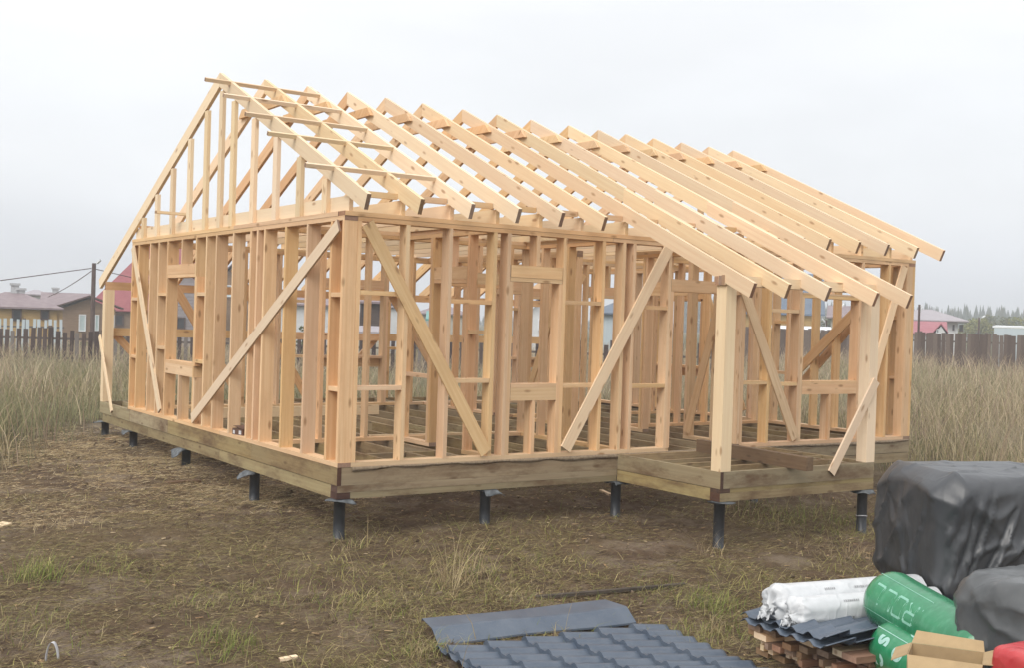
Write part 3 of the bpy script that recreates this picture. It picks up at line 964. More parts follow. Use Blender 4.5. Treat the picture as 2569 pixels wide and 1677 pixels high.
# trampled straw and short grass on the site
site = lambda x, y: 1 - grass_amount(x, y)
patch = lambda x, y: smooth(-.15, .4, fbm(x * .8, y * .8, 4, 91))
gpatch = lambda x, y: smooth(-.16, .22, fbm(x * .75 + 7, y * .75, 4, 77)) * (.2 + .8 * smooth(.5, -2.0, y))
s0 = blades(460000, (-5.6, 6.6, -6.6, 3.4), lambda x, y, d: site(x, y) * (.12 + .8 * smooth(-.25, .3, fbm(x * 1.3, y * 1.3, 4, 93))) * np.clip(1.55 - d / 13, .15, 1), lambda g, x, y, n: g.uniform(.025, .10, n),
            lambda g, n: g.uniform(.003, .006, n), lambda g, n: g.uniform(1.2, 1.65, n), lambda g, n: g.uniform(-.3, .25, n), ([(.30, .235, .12), (.22, .165, .085), (.145, .105, .06), (.26, .235, .095), (.36, .29, .16), (.09, .062, .04)], [3, 4, 4, 3, 1.5, 4]), 20, segs=1, zbase=.006, flat=(-.55, .4))
s4 = blades(60000, (-3.2, 1.2, 1.5, 10), lambda x, y, d: site(x, y) * (.2 + .8 * patch(x + 3, y)) * .9, lambda g, x, y, n: g.uniform(.03, .12, n),
            lambda g, n: g.uniform(.004, .008, n), lambda g, n: g.uniform(1.3, 1.6, n), lambda g, n: g.uniform(-.2, .2, n), ([(.48, .38, .22), (.38, .29, .16), (.30, .21, .12), (.55, .46, .30)], [3, 3, 3, 1.5]), 24, segs=1, zbase=.008, flat=(0.4, .4))
s1 = blades(340000, (-9, 12, -9, 14), lambda x, y, d: site(x, y) * (.10 + .90 * patch(x, y)) * np.clip(1.5 - d / 14, .12, 1), lambda g, x, y, n: g.uniform(.03, .17, n),
            lambda g, n: g.uniform(.002, .0045, n), lambda g, n: g.uniform(1.25, 1.6, n), lambda g, n: g.uniform(-.25, .2, n), ([(.33, .25, .14), (.24, .175, .095), (.15, .105, .062), (.40, .32, .20), (.10, .065, .042)], [3, 4, 4, 1.2, 4]), 21, segs=2, zbase=.006, flat=(0.0, .35))
s2 = blades(420000, (-9, 12, -9, 10), lambda x, y, d: site(x, y) * gpatch(x, y) * np.clip(1.6 - d / 13, .1, 1), lambda g, x, y, n: g.uniform(.05, .22, n),
            lambda g, n: g.uniform(.003, .007, n), lambda g, n: g.uniform(.4, 1.4, n), lambda g, n: g.uniform(.2, .8, n), ([(.27, .26, .085), (.37, .33, .12), (.20, .21, .065), (.46, .39, .18), (.32, .25, .13)], [3, 3, 2, 3, 3]), 22, segs=2)
s3 = blades(5200, (-9, 12, -9, 10), lambda x, y, d: site(x, y) * patch(x, y) * .5, lambda g, x, y, n: g.uniform(.2, .5, n),
            lambda g, n: g.uniform(.003, .006, n), lambda g, n: np.abs(g.normal(.2, .35, n)), lambda g, n: g.uniform(.1, .8, n), ([(.38, .30, .17), (.30, .23, .12)], [1, 1]), 23)
join_blades('trampled_straw', [s0, s1, s2, s3, s4], 'trampled straw and short yellowing grass on the muddy site', 'straw')


def tufts(name, spots, label, seed):
    g = np.random.default_rng(seed); parts = []
    for (tx, ty, rad, n, h0, h1, pal) in spots:
        x = tx + g.normal(0, rad, n); y = ty + g.normal(0, rad, n)
        V, F, C_ = [], [], []
        z = ground_full(x, y) - .01
        h = g.uniform(h0, h1, n); a = g.uniform(0, 6.28, n); le = np.abs(g.normal(.25, .3, n)); cu = g.uniform(.2, 1.0, n); w = g.uniform(.004, .008, n)
        segs = 3
        for i in range(n):
            o = len(V)
            for s in range(segs + 1):
                t = s / segs; an = le[i] + cu[i] * t * t; hx = h[i] * t * math.sin(an); hz = h[i] * t * math.cos(an)
                c = np.array([x[i] + math.cos(a[i]) * hx, y[i] + math.sin(a[i]) * hx, z[i] + max(hz, .005)]); tp = max(1 - t, .1) * w[i] * .5
                wv = np.array([-math.sin(a[i] + .6), math.cos(a[i] + .6), 0]) * tp
                V += [c - wv, c + wv]
                if s: F.append((o + 2 * s - 2, o + 2 * s - 1, o + 2 * s + 1, o + 2 * s))
            col = np.array(pal[g.integers(len(pal))]) * g.uniform(.75, 1.2); C_ += [col] * (2 * (segs + 1))
        parts.append((np.array(V), np.array(F), np.array(C_)))
    join_blades(name, parts, label, 'grass')


DRYC = [(.52, .42, .25), (.42, .33, .19), (.34, .25, .14)]
GRNC = [(.20, .25, .06), (.31, .32, .10), (.42, .38, .16), (.17, .21, .06)]


def gp(px, py):   # ground point under a photo pixel
    d = FW + RT * (px - CX) / FPX - UP * (py - CY) / FPX
    z = -.9
    for _ in range(6):
        p = CAM + (z - CAM[2]) / d[2] * d; z = float(ground_z(p[0], p[1]))
    return p


sp = []
for (px_, py_, rad, n, h0, h1, pal) in ((1140, 1480, .10, 60, .25, .8, DRYC), (1180, 1450, .12, 50, .2, .6, DRYC + GRNC), (80, 1460, .14, 160, .1, .38, GRNC), (260, 1440, .15, 60, .08, .25, GRNC), (560, 1640, .16, 220, .06, .24, GRNC),
        (60, 1590, .25, 260, .05, .2, GRNC + DRYC), (1640, 1490, .2, 140, .06, .2, GRNC), (1790, 1530, .14, 220, .08, .26, GRNC), (1800, 1590, .12, 120, .08, .24, GRNC + DRYC), (1060, 1650, .10, 120, .08, .26, GRNC + DRYC),
        (1780, 1395, .1, 30, .15, .45, DRYC), (880, 1370, .1, 50, .08, .22, DRYC + GRNC), (1900, 1290, .3, 160, .1, .3, GRNC + DRYC), (2050, 1310, .3, 200, .1, .32, GRNC), (2130, 1400, .25, 120, .08, .2, DRYC), (820, 1500, .3, 240, .05, .18, GRNC + DRYC), (500, 1520, .3, 180, .05, .2, GRNC + DRYC), (1350, 1520, .35, 260, .05, .18, GRNC + DRYC), (980, 1560, .3, 240, .05, .18, GRNC + DRYC), (150, 1330, .25, 90, .06, .2, DRYC), (1700, 1600, .15, 160, .05, .2, GRNC)):
    p = gp(px_, py_); sp.append((p[0], p[1], rad, n, h0, h1, pal))
tufts('grass_tufts', sp, 'ragged green and dry grass tufts in the foreground mud', 5)


# clods and chips
def scatter_chips():
    g = np.random.default_rng(44); V, F, C_ = [], [], []
    n = 4200
    x = g.uniform(-6, 9, n); y = g.uniform(-7, 9, n)
    ok, d = in_view(x, y)
    k = ok & (g.random(n) < site(x, y))
    for px_, py_ in zip(x[k], y[k]):
        chip = g.random() < .62
        s = g.uniform(.006, .02) if chip else g.uniform(.012, .05)
        l = s * g.uniform(1.5, 4.5) if chip else s * g.uniform(1, 1.6)
        h = s * .35 if chip else s * .8
        a = g.uniform(0, 6.28); ca, sa = math.cos(a), math.sin(a); z = float(ground_full(px_, py_)) + (.006 if chip else -.005)
        pal = [(.52, .37, .21), (.44, .29, .16), (.58, .45, .29)] if chip else [(.10, .068, .045), (.15, .105, .07), (.22, .165, .115)]
        c = pal[g.integers(3)]; o = len(V)
        for sx, sy, sz in ((-1, -1, 0), (1, -1, 0), (1, 1, 0), (-1, 1, 0), (-1, -1, 1), (1, -1, 1), (1, 1, 1), (-1, 1, 1)):
            q = 1 if chip else g.uniform(.5, 1.1)
            u, v = sx * l * .5 * q, sy * s * .5 * q
            if sz and not chip: u *= .6; v *= .6
            V.append((px_ + ca * u - sa * v, py_ + sa * u + ca * v, z + sz * h * (q if not chip else 1) + (u * g.uniform(-.05, .05) if chip else 0)))
            C_.append(c)
        F += [tuple(i + o for i in f) for f in BOXF]
    me = mesh_np('wood_chips_and_clods', np.array(V), np.array(F), np.array(C_))
    o = link('wood_chips_and_clods', me, M['blade'])
    tag(o, 'scattered pale wood chips and dark soil clods on the mud', 'debris', kind='stuff')


scatter_chips()

# ------------------------------------------------------------------ background village
RH = np.array([RT[0], RT[1]]); RH /= np.linalg.norm(RH)
FACE = math.atan2(RH[1], RH[0])


def mp(name, c, c2=None, rough=.85, scale=3, scl=None, **kw):
    M[name] = plain(name, c, rough, c2, scale, scl=scl, **kw); return M[name]


mp('wall_yellow', (.46, .31, .13), (.36, .235, .10), scl=(1, 1, 9))
mp('wall_brown', (.27, .185, .12), (.20, .135, .09), scl=(1, 1, 9))
mp('wall_darkwood', (.062, .046, .042), (.095, .07, .06), scl=(1, 1, 6))
mp('wall_white', (.62, .63, .63), (.55, .56, .57))
mp('wall_beige', (.42, .39, .32), (.36, .33, .27), scl=(1, 1, 8))
mp('wall_pale_blue', (.50, .56, .58), (.40, .46, .50), scl=(30, 30, .1))
mp('siding_grey', (.30, .27, .27), (.24, .21, .22), scl=(.1, .1, 14))
mp('roof_brown', (.20, .15, .16), (.26, .205, .21), rough=.6, scl=(1, 1, 1))
mp('roof_red', (.24, .055, .068), (.30, .085, .09), rough=.5)
mp('roof_pink', (.30, .085, .105), (.35, .12, .14), rough=.5)
mp('roof_grey', (.30, .27, .29), (.36, .33, .345), rough=.6)
mp('roof_slate', (.105, .135, .18), (.135, .165, .205), rough=.6)
mp('roof_teal', (.13, .29, .27), (.18, .34, .32), rough=.6)
mp('trim_white', (.72, .74, .75), (.66, .68, .70))
mp('trim_brown', (.08, .05, .045), (.11, .075, .065))
mp('glass_dark', (.035, .038, .045), (.06, .065, .075), rough=.15)
mp('glass_pale', (.42, .52, .53), (.52, .60, .60), rough=.2)
mp('pipe_grey', (.45, .46, .47), (.38, .39, .4), rough=.5)


def cottage(name, label, px0, px1, depth, pwall, proof, dep, kind, wall, roof, windows=(), over=.35, turn=0.0, zb=-1.0, chimneys=(), boards=0):
    """house whose front runs from photo column px0 to px1 at a depth; pwall / proof = photo rows of eave and ridge"""
    pm = (px0 + px1) / 2
    w = (px1 - px0) * depth / FPX
    ce = at(pm, pwall, depth); he = ce[2]
    hr = at(pm, proof, depth + (dep / 2 if kind != 'gy' else 0))[2]
    fwd = ce[:2] - CAM[:2]; fwd = fwd / np.linalg.norm(fwd)
    cen = ce[:2] + fwd * dep / 2
    root = empty(name, (cen[0], cen[1], zb), math.atan2(fwd[1], fwd[0]) - math.pi / 2 + turn)
    tag(root, label, 'house')
    H0, H1 = he - zb, hr - zb
    a, b_ = w / 2 - over, dep / 2 - over * (1 if kind != 'flat' else 0)
    m = MB().box(-a, a, -b_, b_, 0, H0 - .02)
    if kind == 'gy': m.prism([(-a, -b_, H0 - .02), (a, -b_, H0 - .02), (0, -b_, H1 - .12)], (0, 2 * b_, 0))
    if kind == 'gx': m.prism([(-a, -b_, H0 - .02), (-a, b_, H0 - .02), (-a, 0, H1 - .12)], (2 * a, 0, 0))
    m.build('wall', M[wall], root)
    A, B = w / 2, dep / 2
    r_ = MB(); t = .09
    if kind == 'gy':
        r_.prism([(-A, -B, H0), (0, -B, H1), (0, -B, H1 + t), (-A, -B, H0 + t)], (0, 2 * B, 0)); r_.prism([(A, -B, H0 + t), (0, -B, H1 + t + .002), (0, -B, H1 + .002), (A, -B, H0)], (0, 2 * B, 0))
    elif kind == 'gx':
        r_.prism([(-A, -B, H0), (-A, 0, H1), (-A, 0, H1 + t), (-A, -B, H0 + t)], (2 * A, 0, 0)); r_.prism([(-A, B, H0 + t), (-A, 0, H1 + t + .002), (-A, 0, H1 + .002), (-A, B, H0)], (2 * A, 0, 0))
    elif kind == 'hip':
        rg = max(A - B, A * .16)
        lo = [(-A, -B, H0), (A, -B, H0), (A, B, H0), (-A, B, H0)]; n = len(r_.V)
        r_.V += lo + [(x, y, z + t) for x, y, z in lo] + [(-rg, 0, H1 + t), (rg, 0, H1 + t)]
        r_.F += [(n + 3, n + 2, n + 1, n), (n, n + 1, n + 5, n + 4), (n + 1, n + 2, n + 6, n + 5), (n + 2, n + 3, n + 7, n + 6), (n + 3, n, n + 4, n + 7), (n + 4, n + 5, n + 9, n + 8), (n + 5, n + 6, n + 9), (n + 6, n + 7, n + 8, n + 9), (n + 7, n + 4, n + 8)]
    else:
        r_.prism([(-A, -B, H0), (-A, B, H1), (-A, B, H1 + t), (-A, -B, H0 + t)], (2 * A, 0, 0))
    ro = r_.build('roof', M[roof], root)
    for (cx_, cz) in chimneys:
        x_ = (cx_ - pm) * depth / FPX
        zt = at(cx_, cz, depth + dep / 2)[2] - zb
        MB().box(x_ - .2, x_ + .2, -.2, .2, H0, zt).box(x_ - .26, x_ + .26, -.26, .26, zt + .001, zt + .12).build('chimney', M['pipe_grey'], ro)
    if boards:   # horizontal cladding boards
        nb = int(boards)
        for k in range(nb):
            z0 = (H0 - .05) * k / nb + .3; hh = (H0 - .05) / nb
            if z0 + hh < H0: MB().prism([(-a, -b_ - .002, z0), (-a, -b_ - .035, z0), (-a, -b_ - .012, z0 + hh * .97), (-a, -b_ - .002, z0 + hh * .97)], (2 * a, 0, 0)).build('board', M[wall], root)
    for (w0, w1, r0, r1, fm, gm) in windows:
        x0, x1 = (w0 - pm) * depth / FPX, (w1 - pm) * depth / FPX
        z1_, z0_ = at((w0 + w1) / 2, r0, depth)[2] - zb, at((w0 + w1) / 2, r1, depth)[2] - zb
        f = .09 * (x1 - x0) + .03
        q = MB(); y0, y1 = -b_ - .09, -b_ - .001
        q.box(x0, x0 + f, y0, y1, z0_, z1_).box(x1 - f, x1, y0, y1, z0_, z1_).box(x0 + f, x1 - f, y0, y1, z0_, z0_ + f).box(x0 + f, x1 - f, y0, y1, z1_ - f, z1_)
        wo = q.build('window', M[fm], root)
        MB().box(x0 + f, x1 - f, y0 + .04, y1, z0_ + f, z1_ - f).build('pane', M[gm], wo)
    return root


cottage('long_house', 'long low yellow-walled house with lilac-brown hipped roof at far left', -90, 152, 58, 774, 737, 6, 'hip', 'wall_yellow', 'roof_brown',
        [(30, 53, 775, 806, 'trim_brown', 'glass_dark'), (97, 118, 778, 803, 'trim_brown', 'glass_dark'), (-40, -20, 775, 803, 'trim_brown', 'glass_dark')], over=.3, chimneys=((36, 716), (51, 728)))
cottage('back_house', 'pale grey-roofed house behind the yellow house, with a flue pipe', 55, 125, 84, 741, 730, 7, 'hip', 'wall_white', 'roof_grey', (), over=.3)
cottage('middle_house', 'lilac-roofed house between the yellow and the brown board house', 104, 232, 74, 772, 738, 7, 'gx', 'wall_yellow', 'roof_brown', [(136, 146, 780, 800, 'trim_brown', 'glass_dark')], over=.3, chimneys=((139, 726),))
cottage('board_house', 'brown board-clad house with gable end and white framed windows', 143, 306, 70, 774, 744, 8, 'gy', 'wall_brown', 'trim_brown',
        [(200, 217, 789, 832, 'trim_white', 'glass_pale'), (238, 248, 790, 832, 'trim_white', 'glass_pale'), (270, 285, 790, 830, 'trim_white', 'glass_pale')], over=.45, boards=14)
cottage('red_roof_house', 'tall house with big dark red roof behind the left porch post', 222, 600, 84, 785, 612, 9, 'hip', 'wall_brown', 'roof_red',
        [(283, 316, 788, 818, 'trim_brown', 'glass_dark'), (445, 468, 796, 826, 'trim_brown', 'glass_dark'), (355, 380, 790, 820, 'trim_brown', 'glass_dark')], over=.3)
cottage('siding_house', 'grey siding gable house seen through the gable window opening', 425, 500, 66, 705, 672, 5, 'gy', 'siding_grey', 'roof_red',
        [(446, 468, 796, 826, 'trim_brown', 'glass_dark')], over=.2, boards=22)
cottage('light_trim_house', 'small brown house with pale window left of the white house', 530, 640, 70, 716, 660, 7, 'gy', 'wall_brown', 'roof_brown', [(566, 582, 715, 745, 'trim_white', 'glass_pale'), (608, 620, 780, 812, 'trim_brown', 'glass_dark')], over=.3)
cottage('white_house', 'white plastered house with lilac hipped roof seen left of the corner post', 690, 900, 62, 768, 740, 7, 'hip', 'wall_white', 'roof_brown', [(715, 730, 785, 815, 'trim_brown', 'glass_dark')], over=.3)
cottage('dark_house', 'dark weathered wooden house with purple-brown roof right of the corner post', 890, 992, 52, 762, 736, 6, 'gx', 'wall_darkwood', 'roof_brown', [(905, 920, 764, 800, 'trim_brown', 'glass_dark'), (962, 978, 775, 790, 'trim_white', 'glass_dark')], over=.25)
cottage('lean_to_shed', 'grey lean-to shed in front of the dark wooden house', 880, 968, 47, 838, 824, 3, 'flat', 'wall_beige', 'roof_grey', (), over=.1)
cottage('white_annex', 'white walled annex right of the dark wooden house', 955, 1040, 60, 772, 762, 6, 'hip', 'wall_white', 'roof_grey', (), over=.2)
cottage('teal_shed', 'small beige shed with teal roof seen through the front wall', 1068, 1128, 50, 806, 786, 4, 'gx', 'wall_beige', 'roof_teal', (), over=.15)
cottage('far_grey_house', 'grey-roofed house far behind the teal shed', 1040, 1180, 90, 790, 768, 7, 'hip', 'wall_beige', 'roof_brown', (), over=.3)
cottage('tall_white_house', 'tall white house with slate gable behind the front window opening', 1310, 1430, 56, 786, 736, 7, 'gy', 'wall_white', 'roof_slate', [(1350, 1368, 800, 830, 'trim_white', 'glass_dark')], over=.3)
cottage('pale_house', 'pale blue-grey house seen between the middle studs', 1480, 1660, 60, 790, 756, 7, 'hip', 'wall_pale_blue', 'roof_slate', [(1540, 1556, 800, 830, 'trim_white', 'glass_dark')], over=.3)
cottage('slate_house', 'yellow house with steep blue-grey roof seen behind the porch', 1850, 2066, 58, 790, 690, 8, 'gx', 'wall_yellow', 'roof_slate', [(1938, 1956, 786, 803, 'trim_white', 'glass_dark'), (1990, 2006, 790, 806, 'trim_white', 'glass_dark')], over=.3)
cottage('porch_shed', 'low dark shed with pale roof edge below the yellow house', 1905, 2085, 55, 832, 822, 3, 'flat', 'wall_darkwood', 'trim_white', (), over=.1)
cottage('brown_roof_house', 'house with brown-red roof right of the yellow house', 2075, 2190, 78, 800, 771, 7, 'gx', 'wall_beige', 'roof_brown', [(2118, 2130, 808, 824, 'trim_white', 'glass_dark')], over=.3)
cottage('grey_hip_house', 'white house with wide grey hipped roof right of the frame', 2215, 2424, 92, 805, 779, 12, 'hip', 'wall_white', 'roof_grey', [(2386, 2391, 815, 829, 'trim_brown', 'glass_dark'), (2402, 2411, 815, 832, 'trim_brown', 'glass_dark')], over=.8)
cottage('pink_roof_house', 'low house with pinkish red roof before the grey-roofed white house', 2200, 2372, 84, 840, 808, 7, 'gx', 'wall_white', 'roof_pink', (), over=.3)
cottage('dormer_house', 'small white gable with brown porch roof beside the pinkish roof', 2342, 2378, 82, 836, 814, 5, 'gy', 'wall_white', 'roof_pink', [(2350, 2356, 826, 836, 'trim_white', 'glass_dark')], over=.15)
cottage('grey_shed', 'long pale grey shed with white roof edge at the right edge', 2500, 2760, 62, 826, 823, 5, 'flat', 'wall_pale_blue', 'trim_white', (), over=.1)


# ------------------------------------------------------------------ fences
def fence(name, label, pts, h, mat, pitch, pw_, seed, zg, rail_z, post_every=2.5, jag=.08, maxn=290):
    p0 = np.array(pts[0]); p1 = np.array(pts[1])
    ln = np.linalg.norm(p1 - p0); a = math.atan2(*(p1 - p0)[::-1])
    root = empty(name, (p0[0], p0[1], zg), a); tag(root, label, 'fence')
    r_ = random.Random(seed)
    for z in rail_z: MB().box(0, ln, .0, .05, z, z + .07).build('rail', M['post'], root)
    n = min(int(ln / pitch), maxn)
    me = pydata('picket', *box_vf(-pw_ / 2, pw_ / 2, -.024, -.002, 0, h)); me.materials.append(mat)
    for i in range(n):
        if r_.random() < .03 and pitch > .17: continue
        o = bpy.data.objects.new('picket', me); COL.objects.link(o); o.parent = root
        o.location = ((i + .5) * ln / n + r_.uniform(-.015, .015), -.001 * (i % 3), r_.uniform(-jag, jag))
        o.rotation_euler = (0, r_.uniform(-.02, .02), 0); o.scale = (r_.uniform(.85, 1.12), 1, 1)
    x = .1
    while x < ln:
        MB().box(x, x + .1, .052, .15, 0, h + r_.uniform(-.1, .15)).build('post', M['post'], root); x += post_every
    return root


def g2(px_, d): return at(px_, 840, d)[:2]


fence('picket_fence', 'old dark picket fence with gaps at the far end of the left field', (g2(-90, 37), g2(1010, 38)), 1.40, M['fence'], .20, .13, 3, -.66, (.45, 1.08))
fence('picket_fence', 'dark picket fence behind the middle of the house frame', (g2(1015, 38), g2(1860, 37.5)), 1.5, M['fence'], .20, .13, 8, -.62, (.45, 1.08))
fence('board_fence', 'close-boarded brown fence at the back right of the field', (g2(1840, 50), g2(2690, 46)), 1.82, M['fence_grey'], .155, .158, 4, -.28, (.4, 1.45), jag=.03)
fence('metal_fence', 'pale blue corrugated metal fence before the yellow house at far left', (g2(-120, 46), g2(160, 47)), 1.55, M['wall_pale_blue'], .2, .12, 5, -.6, (.4, 1.2), jag=.02)


# ------------------------------------------------------------------ poles and wires
def pole(name, label, px_, d, ptop, r0, lamp=None, zg=-.8):
    p = at(px_, 840, d); zt = at(px_, ptop, d)[2]
    root = empty(name, (p[0], p[1], zg), FACE); tag(root, label, 'street lamp' if lamp else 'pole')
    MB().tube([(0, 0, 0), (0, 0, zt - zg)], [r0, r0 * .8], 8).build('shaft', M['trim_brown'], root)
    if lamp:
        lx, lz = (lamp[0] - px_) * d / FPX, at(lamp[0], lamp[1], d)[2] - zg
        MB().tube([(0, 0, zt - zg - .5), (lx * .3, 0, lz - .15), (lx * .8, 0, lz)], .04, 6).build('arm', M['pipe_grey'], root)
        MB().prism([(lx * .6, -.12, lz - .06), (lx * 1.3, -.1, lz + .1), (lx * 1.35, -.1, lz + .02), (lx * .65, -.12, lz - .14)], (0, .24, 0)).build('lamp_head', M['trim_white'], root)
    return root, zt


pl, zt_ = pole('utility_pole', 'thick dark utility pole with street lamp at far left', 231, 58, 660, .13, (243, 655))
pole('street_lamp', 'thin dark lamp post just right of the frame', 2304, 50, 764, .06, (2309, 771))
pole('street_lamp', 'lamp post with white head before the yellow-green trees', 2455, 95, 797, .09, (2466, 794))
pole('street_lamp', 'dark lamp post before the brown-roofed house', 2102, 66, 773, .07, (2112, 765))
pole('street_lamp', 'short dark lamp post beside the yellow house gable', 2072, 66, 803, .06, (2064, 803))


def wire(a, b, sag, label):
    a = np.array(a); b = np.array(b); pts = []
    for k in range(13):
        t = k / 12; p = a + (b - a) * t; pts.append((p[0], p[1], p[2] - sag * 4 * t * (1 - t)))
    o = MB().tube(pts, .022, 5).build('power_line', M['trim_brown']); tag(o, label, 'cable')


wire(at(229, 673, 58), at(-420, 760, 40), .0, 'power cable from the utility pole to the left edge')
wire(at(232, 673, 58), at(1000, 790, 100), .6, 'power cable from the utility pole running behind the frame')
wire(at(229, 680, 58), at(120, 745, 74), .1, 'thin drop cable from the utility pole to a house roof')


# ------------------------------------------------------------------ trees
def conifer_mass():
    g = np.random.default_rng(9); V, F, C_ = [], [], []
    for i in range(1500):
        px_ = g.uniform(-300, 2900) if i % 3 == 0 else g.uniform(1700, 2900); d = g.uniform(300, 430)
        p = at(px_, 840, d); h = g.uniform(7.6, 9.8) * (.8 + .4 * (px_ > 1500)) * (1.35 if px_ < 600 else 1) * (.62 if px_ < 1700 else 1); zb = -1.5
        r0 = h * g.uniform(.16, .24); tiers = 5; o = len(V); col = np.array([(.030, .052, .042), (.040, .060, .044), (.05, .066, .042)][g.integers(3)])
        for t in range(tiers):
            z0 = zb + h * (.06 + .17 * t); z1 = zb + h * min(1, .06 + .17 * t + .38); rr = r0 * (1 - t / (tiers + .3)); n = 7; b0 = len(V); ph = g.uniform(0, 6)
            for k in range(n):
                an = ph + 6.283 * k / n; q = rr * g.uniform(.65, 1.2)
                V.append((p[0] + q * math.cos(an), p[1] + q * math.sin(an), z0 + g.uniform(-.2, .2))); C_.append(col)
            V.append((p[0], p[1], z1)); C_.append(col)
            for k in range(n): F.append((b0 + k, b0 + (k + 1) % n, b0 + n))
    me = mesh_np('distant_forest', np.array(V), np.array(F), np.array(C_))
    tag(link('distant_forest', me, M['blade']), 'dark spruce forest along the horizon', 'forest', kind='stuff')


conifer_mass()
M['bark'] = plain('bark', (.09, .07, .055), .9, (.05, .04, .03), 8)


def leafy(px_, d, ptop, wpx, cols, label, seed, name='tree', nleaf=2600, zb=-1.0):
    g = np.random.default_rng(seed)
    p = at(px_, 840, d); zt = at(px_, ptop, d)[2]; h = zt - zb; w = wpx * d / FPX / 2
    root = empty(name, (p[0], p[1], zb)); tag(root, label, 'tree')
    m = MB(); m.tube([(0, 0, 0), (.05, 0, h * .4), (.0, .05, h * .8)], [.03 * h, .022 * h, .008 * h], 7)
    for k in range(6):
        a = g.uniform(0, 6.28); z0 = h * g.uniform(.2, .5); q = w * g.uniform(.5, .8)
        m.tube([(0, 0, z0), (math.cos(a) * q * .5, math.sin(a) * q * .5, z0 + h * .15), (math.cos(a) * q, math.sin(a) * q, z0 + h * .28)], [.012 * h, .008 * h, .003 * h], 5)
    m.build('trunk', M['bark'], root)
    V, F, C_ = [], [], []
    cl = [(g.normal(0, .42), g.normal(0, .42), g.uniform(.15, .9), g.uniform(.2, .42)) for _ in range(26)]
    s = .035 * h
    for i in range(nleaf):
        c = cl[g.integers(len(cl))]
        v = g.normal(0, 1, 3); v /= np.linalg.norm(v); r_ = c[3] * g.uniform(.5, 1.0)
        tap = math.sqrt(max(.12, 1 - ((c[2] - .45) / .6) ** 2))
        q = np.array([(c[0] * tap + v[0] * r_) * w, (c[1] * tap + v[1] * r_) * w, min((c[2] + v[2] * r_ * .5), 1.0) * h])
        if q[2] < .05 * h: continue
        a1 = g.normal(0, 1, 3); a1 /= np.linalg.norm(a1); a2 = np.cross(a1, g.normal(0, 1, 3)); a2 /= np.linalg.norm(a2)
        o = len(V); V += [q - a1 * s, q + a2 * s * .6, q + a1 * s, q - a2 * s * .6]; F.append((o, o + 1, o + 2, o + 3))
        C_ += [np.array(cols[g.integers(len(cols))]) * g.uniform(.7, 1.2)] * 4
    me = mesh_np('crown', np.array(V), np.array(F), np.array(C_))
    link('crown', me, M['blade'], root)


YG = [(.22, .22, .05), (.27, .25, .07), (.17, .19, .05)]
DG = [(.10, .13, .05), (.14, .16, .06), (.17, .16, .07)]
leafy(2452, 150, 797, 96, YG, 'round yellow-green tree right of the grey-roofed house', 1)
leafy(2530, 165, 796, 110, DG, 'dull green tree left of the right edge behind the shed', 2)
leafy(2600, 150, 790, 120, YG, 'yellowing tree at the right edge behind the shed', 3)
leafy(2490, 190, 790, 110, DG, 'dull green tree behind the white lamp head', 4)
leafy(2085, 140, 792, 70, DG, 'grey-green tree behind the lamp post at the yellow house', 5, nleaf=1500)
leafy(1372, 48, 832, 34, YG, 'small yellow-green bush seen through the front window opening', 6, 'bush', nleaf=900)
leafy(760, 44, 812, 44, DG, 'thin bare shrub before the white house', 7, 'bush', nleaf=260)

# ------------------------------------------------------------------ foreground: roof sheets
def tile_sheet(name, label, org, ang, ln, wd, z, seed, parts_only=False, tilt=0.0, steps_off=0.0):
    """pressed metal roof tile sheet; local x along the slope (steps of 0.32 m), local y across (waves of 0.183 m)"""
    step, pitch = .318, .183
    xs = []
    k = 0
    x = steps_off
    edges = []
    while x < ln + 1e-6:
        edges.append(x); x += step
    pts = [0.0] + [e for e in edges if e > .01] + [ln]
    xs = []
    for i in range(len(pts) - 1):
        a, b = pts[i], pts[i + 1]
        if b - a < .01: continue
        for t in (0.0, .12, .35, .65, .88, 1.0): xs.append((a + .0005 + (b - a - .001) * t, t, a, b))
    ys = np.linspace(0, wd, int(wd / pitch * 14) + 1)
    ph = (ys / pitch) % 1.0
    wave = np.where(ph < .62, .5 - .5 * np.cos(2 * np.pi * ph / .62) * 1.0, 0.0)
    wave = .030 * np.where(ph < .62, np.sin(np.pi * ph / .62) ** 1.2, 0.06 * np.sin(np.pi * (ph - .62) / .38))
    V, F = [], []
    ny = len(ys)
    for (x_, t, a, b) in xs:
        saw = .034 * t
        zz = wave + saw
        for j in range(ny): V.append((x_, ys[j], zz[j] + .004 * math.sin(x_ * 2.3 + seed) * math.sin(ys[j] * 3 + seed)))
    for i in range(len(xs) - 1):
        for j in range(ny - 1):
            k = i * ny + j; F.append((k, k + ny, k + ny + 1, k + 1))
    me = pydata(name, V, F, smooth_shade=True)
    o = link(name, me, M['tile'])
    o.location = (org[0], org[1], z); o.rotation_euler = (tilt, 0, ang)
    try:
        for p in me.polygons: p.use_smooth = True
        me.set_sharp_from_angle(angle=math.radians(32))
    except Exception: pass
    md = o.modifiers.new('s', 'SOLIDIFY'); md.thickness = .003; md.offset = -1
    tag(o, label, 'roof sheet', 'grey metal roof sheets')
    return o


gz = lambda x, y: float(ground_z(x, y))
# on the ground, its far right corner at (1.24, -3.44); local y points towards the camera
AG = math.radians(-7.1 + 180)
tile_sheet('roof_tile_sheet', 'grey wave-profiled metal roof sheet flat on the grass, lower centre', (1.235, -3.44), AG, 1.98, 1.12, -.905, 1)
tile_sheet('roof_tile_sheet', 'grey wave-profiled roof sheet lying nearest the camera at the bottom edge', (1.235 - .125, -3.44 - 1.05), AG, 2.1, 1.12, -.90, 2)


